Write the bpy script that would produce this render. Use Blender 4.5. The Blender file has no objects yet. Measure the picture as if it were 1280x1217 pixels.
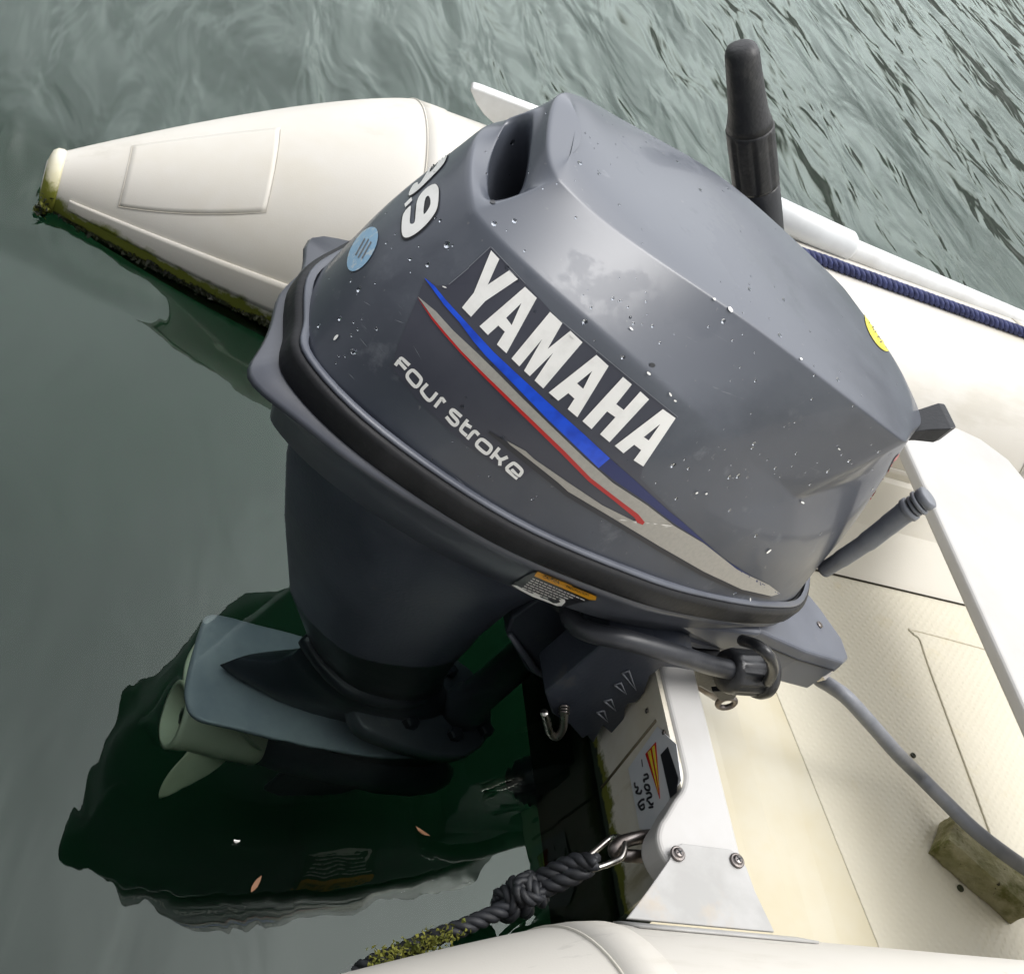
import bpy, bmesh, math, random
from mathutils import Vector, Matrix, noise
from mathutils.bvhtree import BVHTree
from mathutils.geometry import tessellate_polygon
R = math.radians
random.seed(7)
S = bpy.context.scene
COL = S.collection

# ------------------------------------------------------------------ camera
FPX = 1525.7
ROT = ((0.89770822, 0.21471869, 0.38472826), (-0.10919957, -0.73753387, 0.66642272), (0.42684354, -0.64026531, -0.63864303))
CAMP = Vector((0, 0, 0.77))
cd = bpy.data.cameras.new('camera'); cam = bpy.data.objects.new('camera', cd); COL.objects.link(cam)
S.camera = cam
cd.sensor_width = 36; cd.lens = FPX/1280*36; cd.clip_start = 0.02; cd.clip_end = 3000
M = Matrix(((ROT[0][0], -ROT[0][1], -ROT[0][2], 0), (ROT[1][0], -ROT[1][1], -ROT[1][2], 0), (ROT[2][0], -ROT[2][1], -ROT[2][2], 0), (0, 0, 0, 1)))
cam.matrix_world = Matrix.Translation(CAMP) @ M

# ------------------------------------------------------------------ sky, sun, exposure
SUN_EL, SUN_AZ = R(60), R(-15)      # azimuth measured from +X towards +Y
SKY_LO, SKY_HI = 1.25, 5.3
W = bpy.data.worlds.new('World'); S.world = W; W.use_nodes = True
nt = W.node_tree; nt.nodes.clear()
def N(t, kind, **kw):
    n = t.nodes.new(kind)
    for k, v in kw.items():
        if k.startswith('i_'):
            key = k[2:]; key = int(key) if key.isdigit() else key
            n.inputs[key].default_value = v
        else: setattr(n, k, v)
    return n
out = N(nt, 'ShaderNodeOutputWorld'); bg = N(nt, 'ShaderNodeBackground')
sky = N(nt, 'ShaderNodeTexSky', sky_type='NISHITA', sun_disc=False, sun_elevation=SUN_EL, sun_rotation=R(90)-SUN_AZ, air_density=1.0, dust_density=4.0, ozone_density=1.0)
hs = N(nt, 'ShaderNodeHueSaturation'); hs.inputs['Saturation'].default_value = 0.13
tc = N(nt, 'ShaderNodeTexCoord')
nz = N(nt, 'ShaderNodeTexNoise'); nz.inputs['Scale'].default_value = 2.2; nz.inputs['Detail'].default_value = 5
rmp = N(nt, 'ShaderNodeMapRange'); rmp.inputs['From Min'].default_value = .3; rmp.inputs['From Max'].default_value = .7
rmp.inputs['To Min'].default_value = .75; rmp.inputs['To Max'].default_value = 1.35
mul = N(nt, 'ShaderNodeVectorMath', operation='SCALE')
nt.links.new(tc.outputs['Generated'], nz.inputs['Vector']); nt.links.new(nz.outputs['Fac'], rmp.inputs['Value'])
# the cloud layer is thinnest, and so brightest, high over the far side of the boat
nrm = N(nt, 'ShaderNodeVectorMath', operation='NORMALIZE'); dt = N(nt, 'ShaderNodeVectorMath', operation='DOT_PRODUCT')
dt.inputs[1].default_value = Vector((.05, .60, .79)).normalized()
nt.links.new(tc.outputs['Generated'], nrm.inputs[0]); nt.links.new(nrm.outputs[0], dt.inputs[0])
gr = N(nt, 'ShaderNodeMapRange', interpolation_type='SMOOTHSTEP'); gr.inputs['From Min'].default_value = .35; gr.inputs['From Max'].default_value = .98
gr.inputs['To Min'].default_value = SKY_LO; gr.inputs['To Max'].default_value = SKY_HI; nt.links.new(dt.outputs['Value'], gr.inputs['Value'])
mm = N(nt, 'ShaderNodeMath', operation='MULTIPLY'); nt.links.new(rmp.outputs[0], mm.inputs[0]); nt.links.new(gr.outputs[0], mm.inputs[1])
nt.links.new(sky.outputs[0], hs.inputs['Color']); nt.links.new(hs.outputs[0], mul.inputs[0]); nt.links.new(mm.outputs[0], mul.inputs['Scale'])
nt.links.new(mul.outputs[0], bg.inputs['Color']); nt.links.new(bg.outputs[0], out.inputs['Surface'])
bg.inputs['Strength'].default_value = 0.15
sl = bpy.data.lights.new('sun', 'SUN'); sl.energy = 0.4; sl.angle = R(24); sl.color = (1, .97, .92)
so = bpy.data.objects.new('sun', sl); COL.objects.link(so)
sd = Vector((math.cos(SUN_EL)*math.cos(SUN_AZ), math.cos(SUN_EL)*math.sin(SUN_AZ), math.sin(SUN_EL)))
so.rotation_euler = sd.to_track_quat('Z', 'Y').to_euler()
S.view_settings.view_transform = 'Standard'; S.view_settings.look = 'None'; S.view_settings.exposure = -0.48; S.view_settings.gamma = 1
S.cycles.max_bounces = 10; S.cycles.transmission_bounces = 6; S.cycles.caustics_reflective = False

# ------------------------------------------------------------------ measuring helpers (photo measurements to real coordinates)
def ray(px, py):
    d = (px-640, py-608.5, FPX)
    return Vector([sum(ROT[i][j]*d[j] for j in range(3)) for i in range(3)])
def on(px, py, ax, v):
    d = ray(px, py); return CAMP + d*((v-CAMP[ax])/d[ax])
def PX(px, py, v): return on(px, py, 0, v)
def PY(px, py, v): return on(px, py, 1, v)
def PZ(px, py, v): return on(px, py, 2, v)
def PF(px, py, x0, k):          # on the raked plane x = x0 - k z
    d = ray(px, py); n = Vector((1, 0, k)); return CAMP + d*((x0-n.dot(CAMP))/n.dot(d))
WATER = -0.136
E0 = Vector((.575, .75, 0)); TILT = R(12)
MM = Matrix.Translation(E0) @ Matrix.Rotation(TILT, 4, 'Y'); MMI = MM.inverted()
def L(px, py, dy):
    p = MMI @ PY(px, py, E0.y+dy); return Vector((p.x, dy, p.z))

# ------------------------------------------------------------------ object helpers
def tag(o, label=None, cat=None, group=None, kind=None):
    if label: o['label'] = label
    if cat: o['category'] = cat
    if group: o['group'] = group
    if kind: o['kind'] = kind
    return o
def empty(name, loc=(0, 0, 0), mat=None):
    o = bpy.data.objects.new(name, None); COL.objects.link(o); o.empty_display_size = .05
    o.matrix_world = mat if mat else Matrix.Translation(loc)
    return o
def obj(name, v, f, mat, parent=None, smooth=True, sub=0, bevel=0, bseg=2, crease=None, vcrease=None):
    me = bpy.data.meshes.new(name); me.from_pydata([tuple(p) for p in v], [], f); me.update()
    bm = bmesh.new(); bm.from_mesh(me); bmesh.ops.remove_doubles(bm, verts=bm.verts, dist=1e-7) if name == 'water' else None; bmesh.ops.recalc_face_normals(bm, faces=bm.faces)
    if crease:
        lay = bm.edges.layers.float.get('crease_edge') or bm.edges.layers.float.new('crease_edge'); bm.verts.ensure_lookup_table()
        for (a, b), c in crease.items():
            e = bm.edges.get((bm.verts[a], bm.verts[b]))
            if e: e[lay] = c
        if vcrease:
            vl = bm.verts.layers.float.get('crease_vert') or bm.verts.layers.float.new('crease_vert'); bm.verts.ensure_lookup_table()
            for k_, c in vcrease.items(): bm.verts[k_][vl] = c
    bm.to_mesh(me); bm.free()
    if smooth: me.shade_smooth()
    o = bpy.data.objects.new(name, me); COL.objects.link(o)
    if mat: me.materials.append(mat)
    if parent: o.parent = parent
    if bevel:
        m = o.modifiers.new('bevel', 'BEVEL'); m.width = bevel; m.segments = bseg; m.limit_method = 'ANGLE'; m.angle_limit = R(35)
        if smooth: m.harden_normals = True
    if sub:
        m = o.modifiers.new('sub', 'SUBSURF'); m.levels = sub; m.render_levels = sub
    return o
class MB:
    def __init__(s): s.v = []; s.f = []
    def add(s, v, f):
        n = len(s.v); s.v += [Vector(p) for p in v]; s.f += [tuple(i+n for i in q) for q in f]; return s
    def loft(s, rings, caps=True, closed=True):
        n = len(rings[0]); v = [p for r in rings for p in r]; f = []
        for i in range(len(rings)-1):
            for j in range(n if closed else n-1):
                k = (j+1) % n; f.append((i*n+j, i*n+k, (i+1)*n+k, (i+1)*n+j))
        if caps: f.append(tuple(range(n))[::-1]); f.append(tuple((len(rings)-1)*n+j for j in range(n)))
        return s.add(v, f)
    def tube(s, path, r, seg=12, caps=True, flat=None):
        path = [Vector(p) for p in path]
        if not isinstance(r, (list, tuple)): r = [r]*len(path)
        rings = []; T0 = None; U = None
        for i, p in enumerate(path):
            T = (path[min(i+1, len(path)-1)]-path[max(i-1, 0)]).normalized()
            if U is None:
                U = T.orthogonal().normalized()
            else:
                U = (T0.rotation_difference(T) @ U); U = (U - T*U.dot(T)).normalized()
            V = T.cross(U); T0 = T
            rings.append([p + (U*math.cos(a)+V*math.sin(a))*r[i] for a in [2*math.pi*j/seg for j in range(seg)]])
        return s.loft(rings, caps)
    def box(s, c, d, rot=None):
        v = [Vector((x*d[0]/2, y*d[1]/2, z*d[2]/2)) for x in (-1, 1) for y in (-1, 1) for z in (-1, 1)]
        if rot: v = [rot @ p for p in v]
        return s.add([p+Vector(c) for p in v], [(0, 1, 3, 2), (4, 6, 7, 5), (0, 4, 5, 1), (2, 3, 7, 6), (0, 2, 6, 4), (1, 5, 7, 3)])
    def prism(s, poly, off):    # poly: list of 3D points, off: extrusion vector
        off = Vector(off); poly = [Vector(p) for p in poly]; n = len(poly)
        v = poly + [p+off for p in poly]
        return s.add(v, [tuple(range(n))[::-1], tuple(range(n, 2*n))] + [(i, (i+1) % n, (i+1) % n+n, i+n) for i in range(n)])
    def build(s, name, mat, parent=None, **kw): return obj(name, s.v, s.f, mat, parent, **kw)
def smooth_path(pts, n=8, closed=False):
    P = [Vector(p) for p in pts]; o = []; m = len(P)
    for i in range(m if closed else m-1):
        a = P[(i-1) % m] if closed or i else P[0]*2-P[1]
        b, c = P[i], P[(i+1) % m]
        d = P[(i+2) % m] if closed or i+2 < m else P[-1]*2-P[-2]
        for k in range(n):
            t = k/n
            o.append(.5*((2*b)+(c-a)*t+(2*a-5*b+4*c-d)*t*t+(3*b-a-3*c+d)*t*t*t))
    if not closed: o.append(P[-1])
    return o
def twist(path, r, pitch, strands=3, seg=7, mb=None):      # laid rope: strands wound round the path
    mb = mb or MB(); path = [Vector(p) for p in path]; sr = r*.56; cr = r*.5
    # resample
    pts = [path[0]]; step = pitch/14; acc = 0
    for a, b in zip(path, path[1:]):
        l = (b-a).length; k = step-acc
        while k <= l: pts.append(a.lerp(b, k/l)); k += step
        acc = l-(k-step)
    U = None; T0 = None; fr = []
    for i, p in enumerate(pts):
        T = (pts[min(i+1, len(pts)-1)]-pts[max(i-1, 0)]).normalized()
        if U is None: U = T.orthogonal().normalized()
        else: U = T0.rotation_difference(T) @ U; U = (U-T*U.dot(T)).normalized()
        fr.append((p, U.copy(), T.cross(U))); T0 = T
    for q in range(strands):
        mb.tube([p+(u*math.cos(a)+v*math.sin(a))*cr for i, (p, u, v) in enumerate(fr) for a in [i*2*math.pi/14+q*2*math.pi/strands]], sr, seg)
    return mb

# ------------------------------------------------------------------ materials
def mat(name, col, rough=.5, metal=0, col2=None, nscale=8, ndetail=4, lo=.4, hi=.65, bump=0, bscale=200, spec=.5, coat=0, rvar=0, bdist=.002):
    m = bpy.data.materials.new(name); m.use_nodes = True; t = m.node_tree; b = t.nodes['Principled BSDF']
    b.inputs['Base Color'].default_value = (*col, 1); b.inputs['Roughness'].default_value = rough; b.inputs['Metallic'].default_value = metal
    b.inputs['Specular IOR Level'].default_value = spec; b.inputs['Coat Weight'].default_value = coat; b.inputs['Coat Roughness'].default_value = .08
    tc = N(t, 'ShaderNodeTexCoord')
    if col2:
        nz = N(t, 'ShaderNodeTexNoise'); nz.inputs['Scale'].default_value = nscale; nz.inputs['Detail'].default_value = ndetail; nz.inputs['Roughness'].default_value = .62
        mr = N(t, 'ShaderNodeMapRange'); mr.inputs['From Min'].default_value = lo; mr.inputs['From Max'].default_value = hi
        mx = N(t, 'ShaderNodeMix', data_type='RGBA'); mx.inputs[6].default_value = (*col, 1); mx.inputs[7].default_value = (*col2, 1)
        t.links.new(tc.outputs['Object'], nz.inputs['Vector']); t.links.new(nz.outputs['Fac'], mr.inputs['Value'])
        t.links.new(mr.outputs[0], mx.inputs[0]); t.links.new(mx.outputs[2], b.inputs['Base Color'])
        m['mix'] = mx.name
        if rvar:
            ma = N(t, 'ShaderNodeMath', operation='MULTIPLY_ADD'); ma.inputs[1].default_value = rvar; ma.inputs[2].default_value = rough
            t.links.new(mr.outputs[0], ma.inputs[0]); t.links.new(ma.outputs[0], b.inputs['Roughness'])
    if bump:
        n2 = N(t, 'ShaderNodeTexNoise'); n2.inputs['Scale'].default_value = bscale; n2.inputs['Detail'].default_value = 3
        bp = N(t, 'ShaderNodeBump'); bp.inputs['Strength'].default_value = bump; bp.inputs['Distance'].default_value = bdist
        t.links.new(tc.outputs['Object'], n2.inputs['Vector']); t.links.new(n2.outputs['Fac'], bp.inputs['Height']); t.links.new(bp.outputs[0], b.inputs['Normal'])
    return m
def layer(m, col, scale, lo, hi, detail=6, zr=None, stretch=None, rough=None, fac=1.0):     # a further layer of stains, growth or painted light over a material
    t = m.node_tree; b = t.nodes['Principled BSDF']; tc = N(t, 'ShaderNodeTexCoord')
    src = b.inputs['Base Color'].links[0].from_socket if b.inputs['Base Color'].links else None
    nz = N(t, 'ShaderNodeTexNoise'); nz.inputs['Scale'].default_value = scale; nz.inputs['Detail'].default_value = detail; nz.inputs['Roughness'].default_value = .65
    vec = tc.outputs['Object']
    if stretch:
        mp = N(t, 'ShaderNodeMapping'); mp.inputs['Scale'].default_value = stretch; t.links.new(vec, mp.inputs['Vector']); vec = mp.outputs[0]
    t.links.new(vec, nz.inputs['Vector'])
    val = nz.outputs['Fac']
    if zr:      # strength follows world height: zr = (z at full, z at none)
        sx = N(t, 'ShaderNodeSeparateXYZ'); ge = N(t, 'ShaderNodeNewGeometry'); t.links.new(ge.outputs['Position'], sx.inputs[0])
        zm = N(t, 'ShaderNodeMapRange'); zm.inputs['From Min'].default_value = zr[1]; zm.inputs['From Max'].default_value = zr[0]; zm.inputs['To Min'].default_value = -.4; zm.inputs['To Max'].default_value = .5
        t.links.new(sx.outputs['Z'], zm.inputs['Value'])
        ad = N(t, 'ShaderNodeMath', operation='ADD'); t.links.new(val, ad.inputs[0]); t.links.new(zm.outputs[0], ad.inputs[1]); val = ad.outputs[0]
    mr = N(t, 'ShaderNodeMapRange'); mr.inputs['From Min'].default_value = lo; mr.inputs['From Max'].default_value = hi; mr.inputs['To Max'].default_value = fac
    t.links.new(val, mr.inputs['Value'])
    mx = N(t, 'ShaderNodeMix', data_type='RGBA'); mx.inputs[6].default_value = b.inputs['Base Color'].default_value; mx.inputs[7].default_value = (*col, 1)
    if src: t.links.new(src, mx.inputs[6])
    t.links.new(mr.outputs[0], mx.inputs[0]); t.links.new(mx.outputs[2], b.inputs['Base Color'])
    if rough is not None:
        old = b.inputs['Roughness'].links[0].from_socket if b.inputs['Roughness'].links else None
        m2 = N(t, 'ShaderNodeMix', data_type='FLOAT'); m2.inputs[2].default_value = b.inputs['Roughness'].default_value; m2.inputs[3].default_value = rough
        if old: t.links.new(old, m2.inputs[2])
        t.links.new(mr.outputs[0], m2.inputs[0]); t.links.new(m2.outputs[0], b.inputs['Roughness'])
    return m

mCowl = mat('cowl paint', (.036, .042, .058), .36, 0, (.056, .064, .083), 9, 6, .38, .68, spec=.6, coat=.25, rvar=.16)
layer(mCowl, (.15, .16, .18), 26, .60, .72, 8, rough=.5, fac=.6)
layer(mCowl, (.098, .108, .130), 5, .42, .62, 9, zr=(.42, .20), stretch=(.6, 1.6, 1), rough=.5, fac=.75)  # height-based fading that also paints sky light onto the cowl's top
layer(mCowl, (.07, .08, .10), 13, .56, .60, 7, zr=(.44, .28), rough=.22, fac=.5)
layer(mCowl, (.20, .21, .23), 40, .70, .76, 3, stretch=(.5, 1, 7), fac=.45)
layer(mCowl, (.17, .17, .17), 150, .72, .76, 2, fac=.5)
mEng = mat('engine paint', (.030, .035, .048), .34, 0, (.044, .051, .066), 14, 5, .4, .7, spec=.5, rvar=.15, bump=.12, bscale=300)
layer(mEng, (.09, .085, .075), 22, .62, .75, 7, rough=.6, fac=.6)
mEng2 = mat('pan dark paint', (.048, .053, .068), .3, 0, (.072, .078, .094), 12, 5, .4, .7, spec=.6, rvar=.15)
mPan = mat('pan paint', (.075, .083, .105), .3, 0, (.11, .12, .145), 12, 5, .4, .7, spec=.6, rvar=.15)
layer(mPan, (.2, .2, .19), 30, .64, .76, 7, rough=.55, fac=.6)
mRub = mat('black rubber', (.009, .0095, .011), .5, 0, (.028, .028, .030), 16, 5, .5, .75, spec=.25, rvar=.25, bump=.2, bscale=150)
mBlack = mat('black plastic', (.014, .015, .017), .32, 0, (.035, .035, .038), 30, 4, .5, .75, spec=.5, bump=.12, bscale=350)
mGrip = mat('grip rubber', (.022, .022, .023), .5, 0, (.06, .058, .055), 40, 5, .5, .8, bump=.3, bscale=260)
mGrey = mat('grey plastic', (.16, .17, .19), .45, 0, (.22, .23, .25), 30, 4, .4, .7, bump=.1, bscale=300)
mCable = mat('grey cable', (.16, .17, .19), .45, 0, (.23, .235, .25), 30, 4, .4, .7, bump=.1)
mHose = mat('black hose', (.022, .024, .029), .42, 0, (.05, .052, .058), 30, 4, .5, .8, bump=.1)
mWhite = mat('white decal', (.90, .89, .85), .35, 0, (.78, .77, .73), 60, 5, .5, .8)
mDecalBlack = mat('black decal', (.012, .012, .016), .3)
mBlue = mat('blue decal', (.003, .05, .50), .3, 0, (.006, .08, .70), 60, 2, .4, .6)
mNavy = mat('navy decal', (.006, .015, .10), .35)
mSilver = mat('silver decal', (.40, .38, .34), .4, .2, (.36, .345, .31), 300, 2, .4, .65)
mSilverD = mat('dark decal edge', (.022, .022, .028), .35)
mRed = mat('red decal', (.45, .012, .012), .35)
mYel = mat('yellow sticker', (.75, .62, .03), .35, 0, (.6, .52, .1), 250, 2, .5, .55)
mOrange = mat('orange label', (.72, .34, .015), .35)
mSky = mat('light blue sticker', (.30, .50, .68), .35, 0, (.52, .62, .68), 160, 4, .52, .6)
mFade = mat('decal film', (.045, .047, .065), .38, 0, (.055, .058, .075), 20, 4, .4, .7)
mSteel = mat('stainless steel', (.50, .48, .45), .22, 1, (.32, .29, .26), 60, 4, .4, .7, rvar=.2)
mSteelD = mat('worn steel', (.22, .20, .19), .3, 1, (.12, .10, .09), 50, 4, .4, .7, rvar=.2)
mTube = mat('inflatable fabric', (.60, .57, .51), .42, 0, (.65, .625, .57), 3, 5, .35, .65, bump=.06, bscale=700, rvar=.1)
layer(mTube, (.54, .485, .36), 1.6, .52, .72, 6, fac=.7)
layer(mTube, (.40, .37, .30), 34, .72, .80, 3, fac=.5)
layer(mTube, (.42, .40, .36), 14, .66, .70, 8, stretch=(.25, 2, 2), fac=.35)
layer(mTube, (.47, .44, .37), 6, .58, .68, 9, fac=.5, stretch=(.5, 2, 2))
layer(mTube, (.14, .16, .015), 26, .46, .64, 8, zr=(-.136, -.088), rough=.8)
layer(mTube, (.022, .026, .008), 40, .66, .78, 8, zr=(-.136, -.112), rough=.9)
mCap = mat('cone cap rubber', (.60, .56, .36), .45, 0, (.66, .63, .50), 20)
layer(mCap, (.16, .17, .015), 30, .5, .66, 6, zr=(-.12, -.06), rough=.8)
mLiner = mat('hull liner', (.60, .57, .49), .42, 0, (.64, .61, .54), 3, 5, .35, .65, bump=.05, bscale=400)
layer(mLiner, (.46, .40, .27), 5, .56, .74, 7, fac=.6)
mSeam = mat('seam tape', (.50, .47, .40), .5, 0, (.60, .57, .50), 12)
mGel = mat('white gelcoat', (.49, .48, .462), .32, 0, (.43, .415, .385), 5, 5, .4, .65, bump=.04, bscale=60, rvar=.1)
layer(mGel, (.52, .48, .40), 12, .66, .76, 9, fac=.5)
mTran = mat('transom gelcoat', (.70, .67, .59), .38, 0, (.58, .52, .38), 7, 6, .4, .65, rvar=.1)
layer(mTran, (.33, .27, .13), 10, .55, .68, 8, fac=.6, stretch=(1, 3, .6))
layer(mTran, (.12, .13, .012), 30, .60, .74, 8, zr=(-.134, -.09), rough=.8)
layer(mTran, (.006, .016, .006), 45, .70, .80, 8, zr=(-.136, -.108), rough=.9)
mBrk = mat('bracket plate', (.42, .415, .40), .36, 0, (.34, .335, .32), 14, 6, .4, .65, rvar=.12)
layer(mBrk, (.42, .34, .24), 16, .6, .72, 6, fac=.5)
mMoss = mat('moss', (.085, .10, .010), .85, 0, (.20, .20, .03), 60, 4, .4, .6)
mWeed = mat('dark weed', (.010, .012, .005), .6, 0, (.03, .035, .008), 60, 4, .4, .6)
mCream = mat('propeller paint', (.85, .83, .66), .3, 0, (.78, .75, .56), 12, 4, .4, .65)
mPlate = mat('plate paint', (.22, .255, .31), .35, 0, (.34, .38, .43), 9, 5, .4, .7)
mRopeN = mat('navy rope', (.012, .018, .075), .7, 0, (.03, .04, .13), 120, 2, .4, .6)
mRopeB = mat('black rope', (.005, .006, .008), .6, 0, (.016, .018, .023), 90, 3, .4, .65)
mOar = mat('oar plastic', (.72, .73, .72), .28, 0, (.62, .62, .60), 20, 4, .4, .7)
mOar2 = mat('oar sleeve', (.62, .64, .64), .4, 0, (.55, .56, .56), 20, 4, .4, .7)
mLeaf = mat('dead leaf', (.16, .075, .035), .7)
mStick = mat('sticker film', (.58, .60, .62), .35, 0, (.64, .64, .64), 30, 3, .4, .7)

# floor: cream gelcoat with moulded non-slip pattern
mFloor = mat('floor gelcoat', (.56, .52, .41), .45, 0, (.60, .565, .46), 3, 6, .35, .65)
layer(mFloor, (.56, .48, .28), 9, .58, .72, 8, fac=.6)
layer(mFloor, (.40, .33, .19), 30, .72, .8, 6, fac=.6)
def nonslip(m):
    t = m.node_tree; b = t.nodes['Principled BSDF']; tc = N(t, 'ShaderNodeTexCoord')
    mp = N(t, 'ShaderNodeMapping'); mp.inputs['Rotation'].default_value = (0, 0, R(45)); mp.inputs['Scale'].default_value = (1, 1, 1)
    t.links.new(tc.outputs['Object'], mp.inputs['Vector'])
    hs_ = []
    for ax in ('X', 'Y'):
        w = N(t, 'ShaderNodeTexWave', wave_type='BANDS', bands_direction=ax); w.inputs['Scale'].default_value = 34; w.inputs['Distortion'].default_value = 1.2; w.inputs['Detail Scale'].default_value = 6
        t.links.new(mp.outputs[0], w.inputs['Vector']); hs_.append(w.outputs['Fac'])
    mu = N(t, 'ShaderNodeMath', operation='MULTIPLY'); t.links.new(hs_[0], mu.inputs[0]); t.links.new(hs_[1], mu.inputs[1])
    n2 = N(t, 'ShaderNodeTexNoise'); n2.inputs['Scale'].default_value = 90; n2.inputs['Detail'].default_value = 3; t.links.new(tc.outputs['Object'], n2.inputs['Vector'])
    ad = N(t, 'ShaderNodeMath', operation='MULTIPLY_ADD'); ad.inputs[1].default_value = .5; t.links.new(n2.outputs['Fac'], ad.inputs[0]); t.links.new(mu.outputs[0], ad.inputs[2])
    bp = N(t, 'ShaderNodeBump'); bp.inputs['Strength'].default_value = .45; bp.inputs['Distance'].default_value = .0012
    t.links.new(ad.outputs[0], bp.inputs['Height']); t.links.new(bp.outputs[0], b.inputs['Normal'])
nonslip(mFloor)
mWell = mat('well gelcoat', (.54, .48, .33), .35, 0, (.58, .55, .45), 4, 5, .4, .65, bump=.05, bscale=40)
layer(mWell, (.55, .46, .25), 8, .58, .72, 8, fac=.5)
mBrick = mat('mossy stone', (.20, .19, .09), .85, 0, (.30, .28, .17), 30, 6, .4, .6, bump=.9, bscale=160, bdist=.003)
layer(mBrick, (.10, .10, .02), 18, .5, .62, 6)
layer(mBrick, (.035, .03, .015), 110, .66, .70, 3)

# water
def water_mat():
    m = bpy.data.materials.new('water'); m.use_nodes = True; t = m.node_tree; t.nodes.clear()
    o = N(t, 'ShaderNodeOutputMaterial'); ge = N(t, 'ShaderNodeNewGeometry')
    rf = N(t, 'ShaderNodeBsdfRefraction'); rf.inputs['IOR'].default_value = 1.33; rf.inputs['Roughness'].default_value = .0; rf.inputs['Color'].default_value = (.93, .97, .95, 1)
    gl = N(t, 'ShaderNodeBsdfGlossy'); gl.inputs['Roughness'].default_value = .0; gl.inputs['Color'].default_value = (.90, 1, .93, 1)
    fr = N(t, 'ShaderNodeFresnel'); fr.inputs['IOR'].default_value = WIOR
    mix = N(t, 'ShaderNodeMixShader')
    # ripples: long wavelets running one way, broken up, and fading to calm in the boat's lee
    mp = N(t, 'ShaderNodeMapping'); mp.inputs['Rotation'].default_value = (0, 0, R(WROT)); mp.inputs['Scale'].default_value = (1, .34, 1)
    t.links.new(ge.outputs['Position'], mp.inputs['Vector'])
    def nz(scale, detail, dist=0):
        n = N(t, 'ShaderNodeTexNoise'); n.inputs['Scale'].default_value = scale; n.inputs['Detail'].default_value = detail; n.inputs['Distortion'].default_value = dist
        t.links.new(mp.outputs[0], n.inputs['Vector']); return n.outputs['Fac']
    def mth(op, a, b, c=None):
        n = N(t, 'ShaderNodeMath', operation=op)
        for i, x in enumerate((a, b, c)):
            if x is None: continue
            if isinstance(x, (int, float)): n.inputs[i].default_value = x
            else: t.links.new(x, n.inputs[i])
        return n.outputs[0]
    h = mth('MULTIPLY_ADD', nz(2.0, 1.5, .3), 3.6, nz(5.5, 2, .5))
    h = mth('MULTIPLY_ADD', nz(13, 2.5, .5), .55, h)
    h = mth('MULTIPLY_ADD', nz(30, 1, .2), .025, h)
    sx = N(t, 'ShaderNodeSeparateXYZ'); t.links.new(ge.outputs['Position'], sx.inputs[0])
    # distance beyond the boat (y) plus a little x
    d = mth('MULTIPLY_ADD', sx.outputs['X'], .12, sx.outputs['Y'])
    big = N(t, 'ShaderNodeTexNoise'); big.inputs['Scale'].default_value = 1.3; big.inputs['Detail'].default_value = 2; t.links.new(ge.outputs['Position'], big.inputs['Vector'])
    d = mth('MULTIPLY_ADD', big.outputs['Fac'], .5, d)
    mr = N(t, 'ShaderNodeMapRange', interpolation_type='SMOOTHSTEP'); mr.inputs['From Min'].default_value = 1.34; mr.inputs['From Max'].default_value = 1.70
    mr.inputs['To Min'].default_value = WCALM; mr.inputs['To Max'].default_value = WSTR; t.links.new(d, mr.inputs['Value'])
    h = mth('MULTIPLY', h, mr.outputs[0])
    bp = N(t, 'ShaderNodeBump'); bp.inputs['Strength'].default_value = 1; bp.inputs['Distance'].default_value = .05
    t.links.new(h, bp.inputs['Height'])
    for n in (rf, gl, fr): t.links.new(bp.outputs[0], n.inputs['Normal'])
    bo = mth('MULTIPLY', fr.outputs[0], 1.0)
    t.links.new(bo, mix.inputs[0]); t.links.new(rf.outputs[0], mix.inputs[1]); t.links.new(gl.outputs[0], mix.inputs[2])
    t.links.new(mix.outputs[0], o.inputs['Surface'])
    va = N(t, 'ShaderNodeVolumeAbsorption'); va.inputs['Color'].default_value = (.10, .66, .42, 1); va.inputs['Density'].default_value = WDENS
    t.links.new(va.outputs[0], o.inputs['Volume'])
    return m
WIOR, WROT, WSTR, WDENS, WCALM = 1.55, -50, .66, .5, .06
mWater = water_mat()
mBed = mat('seabed silt', (.003, .020, .008), .9, 0, (.005, .027, .011), 3, 5, .4, .6)

# ------------------------------------------------------------------ setting
hole_ = [(.606, .181), (1.9, .181)]+[(1.9+1.0*math.sin(t), .725-.544*math.cos(t)) for t in [k/8*math.pi/2 for k in range(1, 8)]]+[(2.9, .725)]+[(1.9+1.0*math.sin(t), .725+.545*math.cos(t)) for t in [k/8*math.pi/2 for k in range(7, 0, -1)]]+[(1.9, 1.27), (.606, 1.27)]
outer_ = [(-5, -4), (9, -4), (9, 10), (-5, 10)]; far2 = [(-300, -300), (300, -300), (300, 300), (-300, 300)]
wm = MB()
wm.add([Vector((x, y, WATER)) for x, y in outer_+hole_], [tuple(t) for t in tessellate_polygon([[Vector((x, y, 0)) for x, y in outer_], [Vector((x, y, 0)) for x, y in hole_]])])
wm.add([Vector((x, y, WATER)) for x, y in far2+outer_], [(k, (k+1) % 4, (k+1) % 4+4, k+4) for k in range(4)])
wm.add([Vector((x, y, WATER-3)) for x, y in far2], [(0, 1, 2, 3)])
for lp_ in (far2, hole_):
    n_ = len(lp_); wm.add([Vector((x, y, z)) for z in (WATER, WATER-3) for x, y in lp_], [(k, (k+1) % n_, (k+1) % n_+n_, k+n_) for k in range(n_)])
wv, wf = [], []
wb = wm.add(wv, wf).build('water', mWater, smooth=False); tag(wb, kind='structure')
sb = MB().box((0, 0, WATER-1.6), (500, 500, .3)).build('seabed', mBed, smooth=False); tag(sb, kind='structure')

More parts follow.
